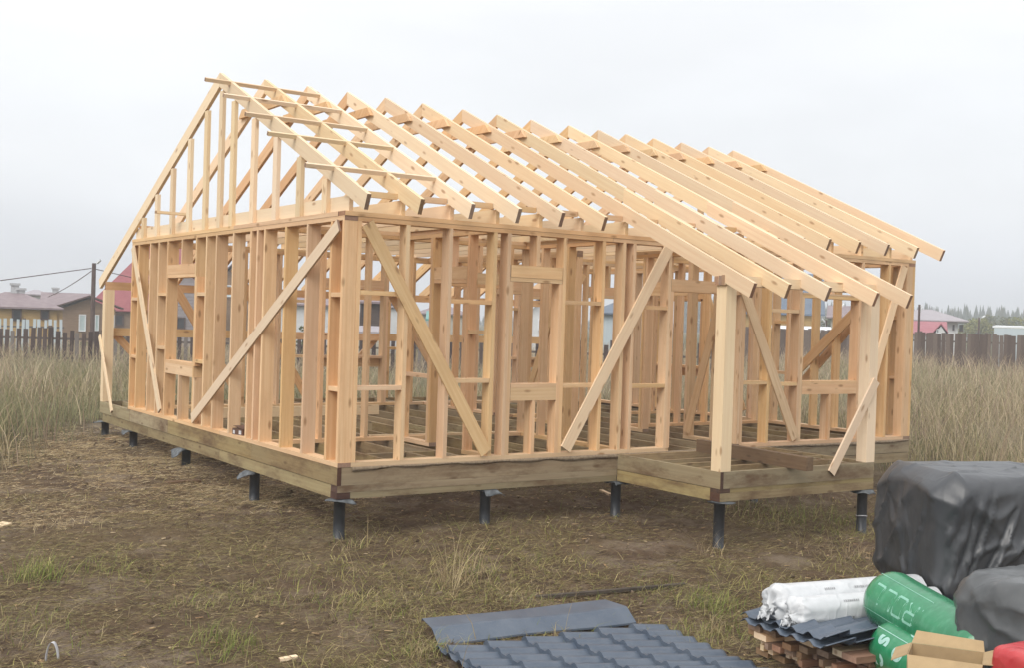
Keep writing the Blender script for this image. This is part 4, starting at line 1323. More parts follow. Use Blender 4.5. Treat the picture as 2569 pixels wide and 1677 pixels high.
# ridge cap
def ridge_cap():
    p0 = np.array([-.63, -2.93]); p1 = np.array([1.13, -3.10]); d = (p1 - p0); ln = np.linalg.norm(d); a = math.atan2(d[1], d[0])
    root = empty('ridge_cap', (p0[0], p0[1], gz(*p0) + .0), a)
    tag(root, 'bent grey metal ridge strip on the grass beyond the roof sheet', 'roof trim')
    sec = [(-.165, .002), (-.163, .016), (-.03, .098), (-.01, .104), (.19, .118), (.2, .10)]
    V, F = [], []; n = 26; k = len(sec)
    for i in range(n):
        x = ln * i / (n - 1)
        for (y, z) in sec:
            V.append((x + (.09 if y > .03 and i == n - 1 else 0) * -1 + (.06 * (y + .3) if i == 0 else 0), y + .006 * math.sin(x * 3), z + .006 * math.sin(x * 4 + y * 9) + .01 * (1 - x / ln) * 0))
    for i in range(n - 1):
        for j in range(k - 1):
            o = i * k + j; F.append((o, o + k, o + k + 1, o + 1))
    o = link('strip', pydata('strip', V, F, smooth_shade=False), M['tile'], root)
    md = o.modifiers.new('s', 'SOLIDIFY'); md.thickness = .003


ridge_cap()

# ------------------------------------------------------------------ foreground: stack of planks with sheets and rolls
PA = math.radians(-10)
pex = np.array([math.cos(PA), math.sin(PA)]); pey = np.array([-math.sin(PA), math.cos(PA)])
PO = np.array([1.36, -4.30])      # far left corner of the stack


def pl_(u, v): return PO + pex * u - pey * v      # u along the planks, v towards the camera


rp = random.Random(3)
M['pine_dirty'] = wood_mat('dirty_pine', (0.30, 0.19, 0.105), (0.22, 0.135, 0.075), (0.26, 0.16, 0.09), (0.1, 0.06, 0.03), stain=.5, stain_c=(.10, .06, .035), var=1.0)
LAY = ['bottom', 'second', 'third', 'fourth', 'fifth', 'topmost']
for lay in range(6):
    v = rp.uniform(-.03, .04)
    while v < .92:
        w_ = rp.choice((.10, .13, .15, .15)) if lay not in (2, 3) else rp.choice((.045, .06, .1))
        z0 = -.965 + .0485 * lay
        u0 = rp.uniform(-.05, .16) + (.10 if lay == 0 else 0) + .12 * (v > .55)
        c0 = pl_(u0, v + w_ / 2); sk = rp.uniform(-.03, .03); c1 = pl_(u0 + rp.uniform(1.5, 1.7), v + w_ / 2 + sk * .3)
        pale = rp.random() < (.55 if lay in (2, 3) else .2)
        o = timber('plank', (c0[0], c0[1], z0 + .0225), (c1[0], c1[1], z0 + .0225), (pey[0], pey[1], 0), w_ - .004, .044, [M['pine_dirty'] if not pale else M['pine'], M['pine_pale'] if pale else M['pine_end']], parent=None, off=Vector((0, 0, 0)), jit=0)
        tag(o, '%s %s in the %s layer of the timber stack under the roof sheets' % ('clean pale' if pale else 'dirty brown', 'slat' if w_ < .08 else 'plank', LAY[lay]), 'plank', '%s %s of the %s stack layer' % ('pale' if pale else 'brown', 'slats' if w_ < .08 else 'planks', LAY[lay]))
        v += w_ + .002
for i, (u, v, a_, z) in enumerate(((.42, .93, -.5, -.80), (.40, .97, -.35, -.84), (.30, .96, -.2, -.88))):
    p = pl_(u, v); q = pl_(u - .22, v + .10)
    o = timber('plank', (p[0], p[1], z), (q[0], q[1], z - .02), (0, 0, 1), .02, .045, [M['pine'], M['pine_pale']], parent=None, off=Vector((0, 0, 0)), jit=0)
    tag(o, ('upper', 'middle', 'lower')[i] + ' of three short orange battens sticking out of the timber stack', 'batten', 'battens sticking out of the stack')

ts = tile_sheet('roof_tile_sheet', 'grey metal roof sheet on top of the timber stack under the white rolls', pl_(-.07, -.06), PA, 1.55, .98, -.645, 3, steps_off=.2)
ts.rotation_euler = (math.radians(-3.5), 0, PA); ts.location.z = -.635
# rebuild orientation: local y must run towards the camera
ts.scale = (1, -1, 1)
t2 = tile_sheet('roof_tile_sheet', 'lower grey roof sheet on the timber stack, slightly shifted', pl_(-.10, -.02), PA, 1.55, .98, -.672, 6, steps_off=.25)
t2.scale = (1, -1, 1); t2.rotation_euler = (math.radians(-3.0), 0, PA)
for i, (u, v, l, z, dv) in enumerate(((.98, .74, .5, -.575, .05), (.92, .80, .4, -.615, .02))):
    a = pl_(u, v); b = pl_(u + l, v + dv)
    o = timber('plank', (a[0], a[1], z), (b[0], b[1], z), (pey[0], pey[1], 0), .11, .035, [M['pine'], M['pine_pale']], parent=None, off=Vector((0, 0, 0)), jit=0)
    tag(o, ('short orange offcut on the roof sheets, the upper one beside the green roll', 'short orange offcut on the roof sheets, under the other one')[i], 'offcut')
for i, (px_, py_) in enumerate(((2150, 1672), (2215, 1674))):
    p = gp(px_, py_); q = p + np.array([.5, -.1, 0])
    o = timber('plank', (p[0], p[1], -.89), (q[0], q[1], -.89), (pey[0], pey[1], 0), .10, .05, [M['pine'], M['pine_pale']], parent=None, off=Vector((0, 0, 0)), jit=0)
    tag(o, ('short pale board at the bottom edge left of the green bag', 'short pale board at the bottom edge under the lower green bag')[i], 'offcut')


# ------------------------------------------------------------------ soft shapes
def film_mat(name, c1, c2, rough, bump, sc=7.0, spec=.5, dist=.03):
    m, t, b = new_mat(name)
    tcn = N(t, 'ShaderNodeTexCoord')
    n1 = noise(t, tcn.outputs['Object'], sc, 3, .5)
    n2 = noise(t, tcn.outputs['Object'], sc * 4, 4, .6, (1, 1, .45))
    t.links.new(mixc(t, mrange(t, n1, .35, .68), c1, c2), b.inputs['Base Color'])
    def ridge(scale, w_):
        nz = noise(t, tcn.outputs['Object'], scale, 1.0, .4, (1, 1, .6))
        a_ = N(t, 'ShaderNodeMath', operation='SUBTRACT', n1=.5); t.links.new(nz, a_.inputs[0])
        b2 = N(t, 'ShaderNodeMath', operation='ABSOLUTE'); t.links.new(a_.outputs[0], b2.inputs[0])
        return mrange(t, b2.outputs[0], 0, w_, 1, 0)
    h = N(t, 'ShaderNodeMath', operation='MULTIPLY_ADD', n1=.45); t.links.new(ridge(sc * 2.1, .10), h.inputs[0])
    t.links.new(ridge(sc * .7, .12), h.inputs[2])
    bp = N(t, 'ShaderNodeBump'); bp.inputs['Strength'].default_value = bump; bp.inputs['Distance'].default_value = dist
    t.links.new(h.outputs[0], bp.inputs['Height']); t.links.new(bp.outputs[0], b.inputs['Normal'])
    b.inputs['Roughness'].default_value = rough; b.inputs['Specular IOR Level'].default_value = spec
    return m


M['tarp'] = film_mat('black_film', (.036, .039, .044), (.056, .059, .064), .38, .22, 3.2, .6, .016)
M['film_grey'] = film_mat('grey_film', (.06, .064, .066), (.10, .104, .106), .32, .25, 4.0, .55, .014)
M['white_film'] = film_mat('white_film', (.62, .63, .64), (.52, .535, .55), .38, .35, 5.0, .45, .016)
M['print'] = plain('faded_print', (.20, .20, .21), .7, (.4, .4, .41), 60)


def lump(name, mat, cen, half, rz, n=90, m=46, sq=3.2, fold=None, parent=None, zmin=None):
    """rounded block (superellipsoid) with folds; half = half sizes"""
    V, F = [], []
    ca, sa = math.cos(rz), math.sin(rz)
    e = 2.0 / sq
    f = lambda w_, p: math.copysign(abs(w_) ** p, w_)
    for i in range(m + 1):
        ph = -math.pi / 2 + math.pi * i / m
        for j in range(n):
            th = 2 * math.pi * j / n
            x = f(math.cos(ph), e) * f(math.cos(th), e); y = f(math.cos(ph), e) * f(math.sin(th), e); z = f(math.sin(ph), e)
            k = fold(x, y, z, th, ph) if fold else 0
            x, y, z = x * half[0] * (1 + k), y * half[1] * (1 + k), z * half[2] * (1 + k * .5)
            wx, wy, wz = cen[0] + ca * x - sa * y, cen[1] + sa * x + ca * y, cen[2] + z
            if zmin is not None: wz = max(wz, zmin)
            V.append((wx - cen[0], wy - cen[1], wz - cen[2]))
    for i in range(m):
        for j in range(n):
            j2 = (j + 1) % n; F.append((i * n + j, i * n + j2, (i + 1) * n + j2, (i + 1) * n + j))
    o = link(name, pydata(name, V, F, smooth_shade=True), mat, parent)
    if parent is None: o.location = cen
    return o


def fold_tarp(x, y, z, th, ph):
    k = .035 * float(fbm(np.array(th * 2.2), np.array(z * 1.6 + 5), 3, 5))
    side = 1 - abs(z) ** 3
    rid = 1 - abs(float(vnoise(np.array(th * 9.0 + z * 1.2), np.array(z * .7), 8)))
    k += side * .030 * (rid ** 3) * (1 if z < .5 else .3)
    rid2 = 1 - abs(float(vnoise(np.array(th * 4.0 - z * 2.2), np.array(z * 1.1 + 3), 18)))
    k += .03 * rid2 ** 4
    k += -.10 * max(0, -z) ** 1.5
    k += .05 * max(0, z) * float(vnoise(np.array(x * 2.0), np.array(y * 2.0), 4))
    return k


def drape(nu, nv, su, sv, half, rnd, steps=170, pull=3.0, floor=-9.0, seed=1, skew=0.0):
    """sheet falling over a rounded block (position based cloth); returns vertices and quads in the block's frame"""
    g = np.random.default_rng(seed)
    u = np.linspace(-su, su, nu); v = np.linspace(-sv, sv, nv)
    P = np.zeros((nu, nv, 3)); P[..., 0] = u[:, None] + skew * v[None, :]; P[..., 1] = v[None, :]
    P[..., 2] = half[2] + .03 + .012 * fbm(P[..., 0] * 4, P[..., 1] * 4, 3, seed)
    Q = P.copy(); du = u[1] - u[0]; dv = v[1] - v[0]; hb = np.array(half) - rnd
    dt = 1 / 55.

    def con(A, B, rest, k):
        d = B - A; l = np.sqrt((d * d).sum(-1, keepdims=True)) + 1e-9
        c = d * (k * .5 * (l - rest) / l); A += c; B -= c

    def coll():
        q = np.abs(P) - hb; m = np.maximum(q, 0); n_ = np.sqrt((m * m).sum(-1))
        ins = q.max(-1) < 0
        dist = np.where(ins, q.max(-1), n_) - rnd
        hit = dist < .004
        if hit.any():
            nrm = np.sign(P) * m / np.maximum(n_, 1e-6)[..., None]
            ax = q.argmax(-1); nin = np.zeros_like(P); np.put_along_axis(nin, ax[..., None], 1, -1); nin *= np.sign(P)
            nrm = np.where(ins[..., None], nin, nrm)
            P[hit] += nrm[hit] * (.004 - dist[hit])[:, None]
            Q[hit] += (P[hit] - Q[hit]) * .6
        low = P[..., 2] < floor; P[..., 2] = np.maximum(P[..., 2], floor); Q[low] = P[low]

    for st_ in range(steps):
        vel = (P - Q) * .975; Q[:] = P
        acc = np.zeros_like(P); acc[..., 2] = -9.8
        lowm = smooth(.1, -.5, P[..., 2] / half[2])[..., None]
        hr_ = P.copy(); hr_[..., 2] = 0; acc -= pull * lowm * hr_ / (np.linalg.norm(hr_, axis=-1, keepdims=True) + 1e-6)
        P += vel + acc * dt * dt
        for it in range(7):
            for o in (0, 1):
                e = (nu - o) // 2 * 2 + o; con(P[o:e:2], P[o + 1:e:2], du, 1.0)
                e = (nv - o) // 2 * 2 + o; con(P[:, o:e:2], P[:, o + 1:e:2], dv, 1.0)
            dg = math.hypot(du, dv)
            for o in (0, 1):
                e = (nu - o) // 2 * 2 + o
                con(P[o:e:2, :-1], P[o + 1:e:2, 1:], dg, .35); con(P[o:e:2, 1:], P[o + 1:e:2, :-1], dg, .35)
            if it % 3 == 0:
                for o in range(4):
                    e = (nu - o) // 4 * 4 + o; con(P[o:e:4], P[o + 2:e:4], 2 * du, .06)
                    e = (nv - o) // 4 * 4 + o; con(P[:, o:e:4], P[:, o + 2:e:4], 2 * dv, .06)
            coll()
    k = np.arange(nu - 1)[:, None] * nv + np.arange(nv - 1)[None, :]
    F_ = np.stack([k, k + nv, k + nv + 1, k + 1], -1).reshape(-1, 4)
    return P.reshape(-1, 3), F_


def up3(P, nu, nv, k=3):
    """cubic-ish upsampling of a grid"""
    P = P.reshape(nu, nv, 3)
    for axis in (0, 1):
        n = P.shape[axis]; x = np.linspace(0, n - 1, (n - 1) * k + 1); i = np.clip(np.floor(x).astype(int), 0, n - 2); t = x - i
        g = lambda j: np.take(P, np.clip(j, 0, n - 1), axis=axis)
        sh = [1, 1, 1]; sh[axis] = -1; t = t.reshape(sh)
        p0, p1, p2, p3 = g(i - 1), g(i), g(i + 1), g(i + 2)
        P = .5 * (2 * p1 + (p2 - p0) * t + (2 * p0 - 5 * p1 + 4 * p2 - p3) * t ** 2 + (3 * p1 - p0 - 3 * p2 + p3) * t ** 3)
    return P


def draped(name, label, mat, cen, half, rnd, rz, nu, nv, mu, mv, creases=(), pleat=.03, **kw):
    V, F = drape(nu, nv, half[0] + mu, half[1] + mv, half, rnd, **kw)
    P = up3(V, nu, nv, 3); nu2, nv2 = P.shape[:2]
    du = np.gradient(P, axis=0); dv = np.gradient(P, axis=1); nn = np.cross(du, dv); nn /= np.linalg.norm(nn, axis=-1, keepdims=True) + 1e-9
    x, y, z = P[..., 0], P[..., 1], P[..., 2]
    # unrolled coordinates: along the perimeter and down the side
    per = np.where(np.abs(x) / half[0] > np.abs(y) / half[1], y * np.sign(x), x * -np.sign(y)) + 2.1 * np.sign(x) * (np.abs(x) / half[0] > np.abs(y) / half[1]) + 5.3 * (y > 0)
    dn = np.clip((half[2] - z) / (2 * half[2]), 0, 1.1)
    sd = kw.get('seed', 1)
    w1 = fbm(per * 1.3, z * 1.3, 3, sd + 2) * .35
    r1 = (1 - np.abs(vnoise(per * 5.5 + w1 * 4, dn * 1.1 + w1, sd + 5))) ** 8
    r2 = (1 - np.abs(vnoise(per * 3.0 - z * 2.6 + w1 * 3, z * 1.7 + per * 1.1, sd + 7))) ** 9
    r3 = (1 - np.abs(vnoise(x * 3.1 + z * 2 + w1 * 2, y * 3.4 - z * 1.5, sd + 9))) ** 9
    disp = pleat * r1 * smooth(.08, .55, dn) + pleat * .8 * r2 * smooth(.05, .3, dn) + .014 * r3 + .03 * fbm(x * 1.5, (y + z) * 1.5, 2, sd)
    for (a, b_, wd, am) in creases:          # single sharp folds on the side facing -y, given as (x, z) ends
        a = np.array(a); b_ = np.array(b_); d = b_ - a; l2 = d @ d
        qx = x - a[0] + .03 * w1; qz = z - a[1]
        t = np.clip((qx * d[0] + qz * d[1]) / l2, 0, 1)
        dist = (qx * d[1] - qz * d[0]) / math.sqrt(l2)
        ends = np.where(((qx * d[0] + qz * d[1]) / l2 > 1.02) | ((qx * d[0] + qz * d[1]) / l2 < -.02), 0, 1)
        disp = disp + (y < 0) * ends * am * np.exp(-np.abs(dist / wd)) * np.sin(np.pi * np.clip(t * .95 + .05, 0, 1)) ** .6
        disp = disp - (y < 0) * ends * am * .7 * np.exp(-((dist - wd * 1.5) / wd) ** 2) * np.sin(np.pi * np.clip(t * .95 + .05, 0, 1)) ** .6
    P = P + nn * disp[..., None] * (1 if nn[nu2 // 2, nv2 // 2, 2] > 0 else -1)
    k = np.arange(nu2 - 1)[:, None] * nv2 + np.arange(nv2 - 1)[None, :]
    F = np.stack([k, k + nv2, k + nv2 + 1, k + 1], -1).reshape(-1, 4)
    me = mesh_np(name, P.reshape(-1, 3), F, None, True)
    o = link(name, me, mat); o.location = cen; o.rotation_euler = (0, 0, rz)
    tag(o, label, 'bundle')
    return o


M['wool'] = plain('mineral_wool_pack', (.12, .12, .11), .8, (.09, .09, .085), 8)
CREASE = [((-.62, .38), (-.78, -.42), .018, .035), ((-.50, .40), (-.72, -.40), .016, .035), ((-.30, .28), (-.58, -.36), .02, .04), ((-.05, .42), (-.02, .18), .014, .025), ((-.02, .18), (.12, .0), .012, .02),
          ((.40, -.42), (.02, -.22), .015, .03), ((.42, -.42), (.22, -.06), .015, .035), ((.42, -.42), (.34, .02), .016, .03), ((.44, -.40), (.75, .30), .03, .06), ((.48, -.42), (.88, .12), .02, .04), ((.38, -.44), (-.35, -.38), .02, .04), ((-.1, .2), (-.22, .1), .012, .02), ((.5, -.38), (.9, -.1), .02, .035), ((.1, .44), (.35, .3), .02, .02), ((.35, .3), (.7, .42), .02, .02)]
tc_ = at(2548, 1318, 9.35)
tarp = draped('covered_stack', 'big bundle wrapped in black plastic film at the right edge', M['tarp'], (tc_[0], tc_[1], -.03), (.96, .56, .47), .14, FACE + .15, 104, 84, .92, .90, pull=4.0, seed=3, skew=.06, pleat=.038, creases=CREASE)
fc = at(2588, 1556, 7.3)
draped('film_bundle', 'bundle in thin grey film below the black bundle at the right edge', M['film_grey'], (fc[0], fc[1], fc[2]), (.36, .34, .27), .12, FACE + .45, 64, 60, .5, .5, pull=5.0, seed=5, steps=150, pleat=.03, creases=[((-.3, .1), (.1, -.2), .014, .03), ((-.2, .2), (.2, .0), .014, .025), ((-.1, -.25), (.25, .15), .014, .03)])
sup = at(2620, 1600, 9.4)
o = lump('film_bundle', M['film_grey'], (sup[0], sup[1], -.74), (.90, .5, .26), FACE + .12, 60, 30, 4.0, None)
tag(o, 'bundle in grey film under the black bundle, mostly hidden', 'bundle')


# white rolls
def roll_white(name, label, u0, u1, v, r_, zc, seed):
    a = pl_(u0, v); b = pl_(u1, v + .03)
    g = np.random.default_rng(seed)
    root = empty(name, (a[0], a[1], zc), math.atan2(b[1] - a[1], b[0] - a[0])); tag(root, label, 'roll')
    ln = np.hypot(*(b - a)); V, F = [], []; n = 48; secs = [-.035, -.03, -.02, 0, .03, .06] + list(np.linspace(.1, ln - .05, 40)) + [ln]
    rad = [.03, .45, .75, .95, 1.0, 1.0] + [1] * 41
    for i, x in enumerate(secs):
        for k in range(n):
            t = 2 * math.pi * k / n
            w = .045 * float(fbm(np.array(x * .9), np.array(math.sin(t) * 2 + seed), 2, seed)) + .05 * (1 - abs(float(vnoise(np.array(x * 1.2 + t * .6), np.array(t * 2.2), seed)))) ** 3
            end = max(0, 1 - max(x, 0) / .08)
            cr = .22 * end * float(vnoise(np.array(t * 3.2), np.array(x * 30.), seed + 4))
            q = r_ * rad[i] * (1 + w + cr)
            V.append((x + end * .035 * float(vnoise(np.array(t * 2.6), np.array(rad[i] * 4.), seed + 2)), q * math.cos(t), q * math.sin(t)))
    for i in range(len(secs) - 1):
        for k in range(n):
            k2 = (k + 1) % n; F.append((i * n + k, (i + 1) * n + k, (i + 1) * n + k2, i * n + k2))
    F.append(tuple(range(n)))
    link('film', pydata('film', V, F, smooth_shade=True), M['white_film'], root)
    # crumpled film tail at the end
    V, F = [], []; nn = 12
    for i in range(nn):
        for j in range(7):
            s = j / 6
            V.append((-.03 - .07 * s + .02 * math.sin(i * 1.9), (i / (nn - 1) - .5) * r_ * 1.1 * (1 - .3 * s) + .012 * math.sin(i * 2.7 + j), -.02 - r_ * .55 * s + .02 * math.sin(i * 1.3 + 2 * j)))
    for i in range(nn - 1):
        for j in range(6): F.append((i * 7 + j, (i + 1) * 7 + j, (i + 1) * 7 + j + 1, i * 7 + j + 1))
    o = link('film_tail', pydata('film_tail', V, F, smooth_shade=True), M['white_film'], root)
    # faint print along the side
    q = MB(); rg = random.Random(seed)
    for row, (t, h) in enumerate(((math.radians(128), .016), (math.radians(190), .02))):
        for grp in range(3):
            x = .35 + .28 * grp + rg.uniform(0, .06)
            for c in range(rg.randint(4, 8)):
                w_ = rg.uniform(.006, .014); pts = []
                for (du, dv) in ((0, 0), (w_, 0), (w_, h), (0, h)):
                    tt = t + dv / r_; pts.append((x + du, r_ * 1.062 * math.cos(tt), r_ * 1.062 * math.sin(tt)))
                q.poly(pts); x += w_ + .007
    q.build('print', M['print'], root)


roll_white('film_roll', 'white film-wrapped roll on the roof sheets, the thinner front one', .05, 1.32, .43, .11, -.515, 3)
roll_white('film_roll', 'white film-wrapped roll on the roof sheets, the thicker rear one', .0, 1.32, .245, .135, -.485, 9)


# green insulation rolls
def green_mat():
    m, t, b = new_mat('green_bag_film')
    tcn = N(t, 'ShaderNodeTexCoord'); s = N(t, 'ShaderNodeSeparateXYZ'); t.links.new(tcn.outputs['Object'], s.inputs[0])
    n1 = noise(t, tcn.outputs['Object'], 6, 4, .6)
    n2 = noise(t, tcn.outputs['Object'], 30, 4, .6, (1, .4, .4))
    c = mixc(t, mrange(t, n1, .3, .7), (.012, .16, .065), (.022, .235, .10))
    c = mixc(t, mrange(t, n2, .5, .75, 0, .4), c, (.10, .34, .20))
    t.links.new(c, b.inputs['Base Color']); b.inputs['Roughness'].default_value = .27; b.inputs['Specular IOR Level'].default_value = .6
    bp = N(t, 'ShaderNodeBump'); bp.inputs['Strength'].default_value = .3; bp.inputs['Distance'].default_value = .01
    t.links.new(n2, bp.inputs['Height']); t.links.new(bp.outputs[0], b.inputs['Normal'])
    b.inputs['Coat Weight'].default_value = .35; b.inputs['Coat Roughness'].default_value = .2
    return m


M['green'] = green_mat()
M['mint'] = plain('mint_print', (.26, .52, .40), .4, (.18, .42, .32), 40)
M['mint_pale'] = plain('pale_mint_print', (.40, .62, .56), .4, (.32, .54, .48), 40)


def green_roll(name, label, a, b, r_, strokes, mat, seed, film=0.0):
    a = Vector(a); b = Vector(b); ex = (b - a); ln = ex.length; ex.normalize()
    ey = Vector((0, 0, 1)).cross(ex).normalized(); ez = ex.cross(ey)
    root = empty(name, a); m4 = Matrix.Identity(4)
    for i in range(3): m4[i][0], m4[i][1], m4[i][2], m4[i][3] = ex[i], ey[i], ez[i], a[i]
    root.matrix_world = m4; tag(root, label, 'insulation roll')
    V, F = [], []; n = 56
    secs = [(-.055, .05), (-.055, .35), (-.045, .62), (-.02, .86), (.02, .96), (.06, 1.0)] + [(x, 1.0) for x in np.linspace(.1, ln - .1, 26)] + [(ln - .04, .93), (ln, .7), (ln + .02, .3), (ln + .02, .03)]
    surf = lambda x, t: 1 + .02 * float(fbm(np.array(x * 3.), np.array(math.sin(t) * 2. + seed), 3, seed)) + .012 * float(vnoise(np.array(t * 5), np.array(x * 3.), seed + 3)) * max(0, 1 - x * 3)
    for (x, q) in secs:
        for k in range(n):
            t = 2 * math.pi * k / n; s = r_ * q * surf(max(x, 0), t)
            V.append((x, s * math.cos(t), s * math.sin(t)))
    for i in range(len(secs) - 1):
        for k in range(n):
            k2 = (k + 1) % n; F.append((i * n + k, (i + 1) * n + k, (i + 1) * n + k2, i * n + k2))
    link('bag', pydata('bag', V, F, smooth_shade=True), M['green'], root)
    q = MB()
    for poly in strokes:       # (x, arc) polygons laid on the surface
        big = []
        for i in range(len(poly)):
            p, p2 = poly[i], poly[(i + 1) % len(poly)]
            big += [(p[0] + (p2[0] - p[0]) * k / 3, p[1] + (p2[1] - p[1]) * k / 3) for k in range(3)]
        q.poly([(x, r_ * 1.006 * surf(x, t) * math.cos(t), r_ * 1.006 * surf(x, t) * math.sin(t)) for x, t in big])
    q.build('print', mat, root)
    return root


def quad(x0, x1, t0, t1): return [(x0, t0), (x1, t0), (x1, t1), (x0, t1)]


def stroke_text(x, t, sx, st, flip, letters, wd):
    """thin square letters; x along the roll, t angle; flip = upside down"""
    G = {'L': [(0, 0, 0, 1), (0, 0, 1, 0)], 'O': [(0, 0, 1, 0), (1, 0, 1, 1), (1, 1, 0, 1), (0, 1, 0, 0)], 'R': [(0, 0, 0, 1), (0, 1, 1, 1), (1, 1, 1, .5), (1, .5, 0, .5), (.45, .5, 1, 0)]}
    out_ = []; cx_ = 0
    for ch in letters:
        for (u0, v0, u1, v1) in G[ch]:
            d = np.array([(u1 - u0) * sx, (v1 - v0) * st]); l = math.hypot(d[0], d[1] * .21); nx = -d[1] * .21 / l * wd; ny = d[0] / l * wd / .21
            P = []
            for (u, v, s) in ((u0, v0, 1), (u1, v1, 1), (u1, v1, -1), (u0, v0, -1)):
                X = cx_ + u * sx + s * nx; Tt = v * st + s * ny
                P.append((x - X, t + Tt) if flip else (x + X, t + Tt))
            out_.append(P)
        cx_ += sx * 1.45
    return out_


# local frame of a roll: x runs towards the camera, angle 0 = side away from the stack, 90 deg = up
S1 = [quad(.02, .60, 1.96, 1.985), quad(.02, .60, 3.30, 3.315), quad(.60, .606, 1.96, 3.31)]
S1 += stroke_text(.56, 2.36, .088, .66, True, 'ROLL', .0085)
A1, B1 = at(2226, 1503, 8.3), at(2490, 1660, 7.25)
green_roll('insulation_roll', 'green plastic insulation roll with white ROLL lettering, the upper one', A1, B1, .212, S1, M['mint'], 4)


def glyph(ch, cx_, t, s, rot=1):
    """bold letter outline laid on the roll"""
    cu = bpy.data.curves.new('g', 'FONT'); cu.body = ch; cu.size = 1; cu.offset = .03
    ob = bpy.data.objects.new('g', cu); COL.objects.link(ob)
    dg = bpy.context.evaluated_depsgraph_get(); me = bpy.data.meshes.new_from_object(ob.evaluated_get(dg))
    P = [[(cx_ + me.vertices[i].co.y * s * rot, t + me.vertices[i].co.x * s / .21 * rot) for i in p.vertices] for p in me.polygons]
    bpy.data.objects.remove(ob); bpy.data.curves.remove(cu); bpy.data.meshes.remove(me)
    return P


S2 = [quad(.015, .5, 2.26, 2.285)]
for ch, x, t, s in (('e', .10, 1.45, .20), ('o', .27, 1.45, .20), ('s', .10, 2.42, .20), ('e', .10, 3.05, .20), ('o', .27, 2.5, .2)):
    S2 += glyph(ch, x, t, s)
green_roll('insulation_roll', 'green plastic insulation roll with big pale letters, the lower one behind the box', at(2236, 1622, 8.0), at(2400, 1722, 7.35), .20, S2, M['mint_pale'], 7)

# ------------------------------------------------------------------ open cardboard box
M['card'] = plain('cardboard', (.40, .285, .155), .85, (.34, .24, .13), 9, bump=.1)
M['card_in'] = plain('cardboard_inside', (.25, .17, .10), .9, (.21, .14, .085), 9)
bc = at(2372, 1690, 6.8)
BA = FACE - .42
box = empty('cardboard_box', (bc[0], bc[1], -.97), BA)
tag(box, 'open brown cardboard box with raised flaps at the lower right', 'box')
BWX, BWY, BH = .205, .15, at(2372, 1642, 6.8)[2] + .97
tk = .005
b = MB(); b.box(-BWX, BWX, -BWY, -BWY + tk, 0, BH).box(-BWX, BWX, BWY - tk, BWY, 0, BH).box(-BWX, -BWX + tk, -BWY + tk, BWY - tk, 0, BH).box(BWX - tk, BWX, -BWY + tk, BWY - tk, 0, BH).box(-BWX + tk, BWX - tk, -BWY + tk, BWY - tk, 0, tk)
b.build('wall', M['card'], box)
MB().prism([(-BWX, -BWY, BH + .001), (BWX, -BWY, BH + .001), (BWX - .03, -BWY - .13, BH - .10), (-BWX + .02, -BWY - .13, BH - .085)], (0, .002, .004)).build('flap', M['card'], box)
MB().prism([(-BWX, BWY, BH + .001), (BWX, BWY, BH + .001), (BWX - .01, BWY + .06, BH + .05), (-BWX + .02, BWY + .07, BH + .06)], (0, .004, .002)).build('flap', M['card'], box)
MB().prism([(-BWX, -BWY + .01, BH + .001), (-BWX, BWY - .01, BH + .001), (-BWX - .09, BWY - .02, BH - .04), (-BWX - .09, -BWY + .02, BH - .05)], (-.001, 0, .004)).build('flap', M['card'], box)
MB().prism([(BWX, -BWY + .01, BH + .001), (BWX, BWY - .01, BH + .001), (BWX + .09, BWY + .02, BH + .03), (BWX + .09, -BWY, BH + .01)], (-.001, 0, .004)).build('flap', M['card'], box)
MB().box(-.012, .012, -BWY - .0015, -BWY - .0005, .0, BH - .01).build('tape', M['card_in'], box)
MB().box(-BWX + tk + .001, BWX - tk - .001, -BWY + tk + .001, BWY - tk - .001, BH * .45, BH * .45 + .004).build('liner', M['card_in'], box)

# red pack at the lower right corner
M['redpack'] = film_mat('red_pack_film', (.42, .030, .035), (.50, .06, .06), .35, .3, 6.0, .5, .02)
rc = at(2606, 1700, 6.55)


def fold_r(x, y, z, th, ph): return .05 * float(fbm(np.array(th * 2.5), np.array(z * 3.), 3, 35))


o = lump('red_pack', M['redpack'], (rc[0], rc[1], rc[2] - .05), (.22, .16, .22), FACE + .5, 60, 34, 9.0, fold_r)
tag(o, 'red plastic pack of material at the lower right corner', 'pack')
o = MB()
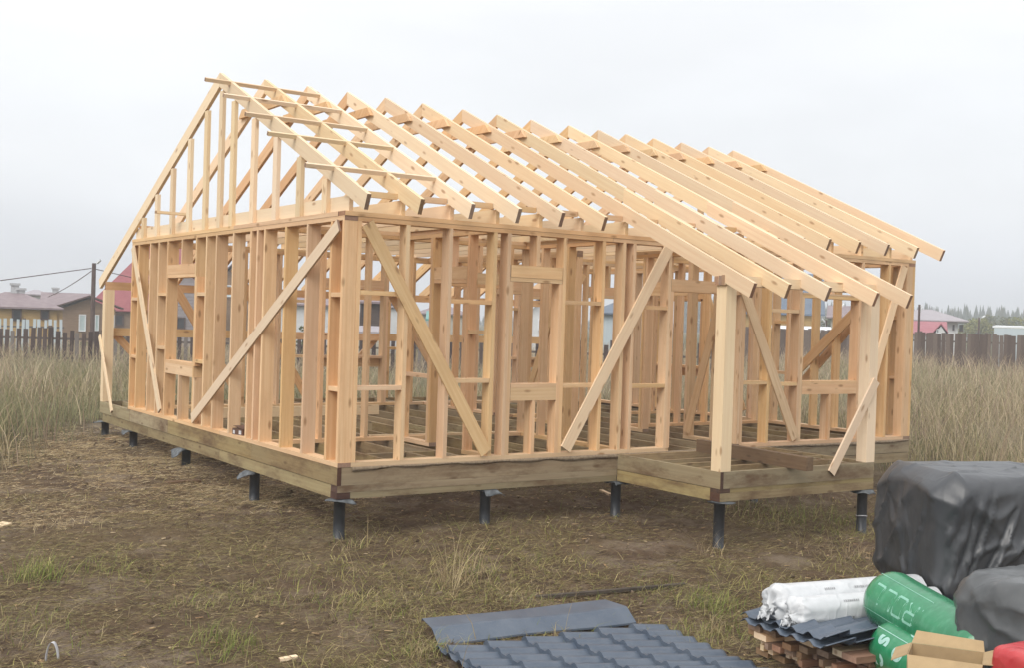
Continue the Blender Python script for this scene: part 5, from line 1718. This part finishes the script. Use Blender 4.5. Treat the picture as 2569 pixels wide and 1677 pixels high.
# offcuts and scraps lying about
M['orange_scrap'] = plain('pale_scrap', (.62, .50, .34), .8, (.5, .36, .22), 30)
for (pa, pb, w_, t_, mt, nm, lab) in (((270, 1106), (293, 1103), .09, .04, PALE, 'offcut', 'pale block offcut beside the second pile from the far left'), ((-30, 1340), (18, 1322), .10, .03, PALE, 'offcut', 'pale board end on the ground at the left edge'), ((905, 1258), (962, 1252), .08, .04, PALE, 'offcut', 'pale offcut under the front side near the corner pile'),
        ((1508, 1243), (1532, 1255), .05, .03, PALE, 'offcut', 'small pale offcut beside the pile at the porch corner'), ((420, 1215), (500, 1210), .12, .03, [M['treated_dark'], M['treated_dark']], 'plank', 'dark wet plank on the ground left of the middle gable pile'),
        ((1340, 1507), (1720, 1483), .05, .025, [M['bark'], M['pine_dirty']], 'plank', 'dark plank half sunk in the grass beyond the ridge strip'), ((2222, 1343), (2238, 1348), .06, .015, PALE, 'offcut', 'pale splinter on the ground left of the black bundle'), ((700, 1665), (745, 1660), .05, .02, PALE, 'offcut', 'pale stick end on the mud at the bottom edge'),
        ((688, 1262), (708, 1258), .06, .02, PALE, 'offcut', 'pale chip of wood between the two gable piles nearest the corner')):
    a = gp(*pa); b = gp(*pb)
    za, zb_ = float(ground_full(a[0], a[1])) + t_ * .35, float(ground_full(b[0], b[1])) + t_ * .35
    o = timber(nm, (a[0], a[1], za), (b[0], b[1], zb_), (FW[0], FW[1], 0), w_, t_, mt, parent=None, off=Vector((0, 0, 0)), jit=0)
    tag(o, lab, nm)
# white strap loop, lower left
p = gp(128, 1668)
V, F = [], []
for k in range(19):
    t = k / 18 * math.pi * 1.15 - .1
    x_, z_ = .033 * math.cos(t) * -1, .125 * max(math.sin(t), -.1)
    V += [(x_ + .012 * k / 18 - .006, -.012, z_), (x_ + .012 * k / 18 + .006, .012, z_ + .002)]
    if k: F.append((2 * k - 2, 2 * k - 1, 2 * k + 1, 2 * k))
st = link('packing_strap', pydata('packing_strap', V, F, smooth_shade=True), M['white_label'])
st.location = (p[0], p[1], float(ground_full(p[0], p[1]))); st.rotation_euler = (0, 0, FACE + .3)
md = st.modifiers.new('s', 'SOLIDIFY'); md.thickness = .0012
tag(st, 'white packing strap loop standing in the grass at lower left', 'strap')

# ------------------------------------------------------------------ haze
hm = bpy.data.materials.new('haze_air'); hm.use_nodes = True
ht = hm.node_tree; ht.nodes.clear()
ho = ht.nodes.new('ShaderNodeOutputMaterial'); pv = ht.nodes.new('ShaderNodeVolumePrincipled')
pv.inputs['Color'].default_value = (.93, .95, .98, 1); pv.inputs['Density'].default_value = HAZE; pv.inputs['Anisotropy'].default_value = 0.2
ht.links.new(pv.outputs[0], ho.inputs['Volume'])
hz = MB().box(-520, 520, -60, 520, -4, 14).build('haze', hm)
tag(hz, 'thin pale mist over the field and village', 'haze', kind='stuff')
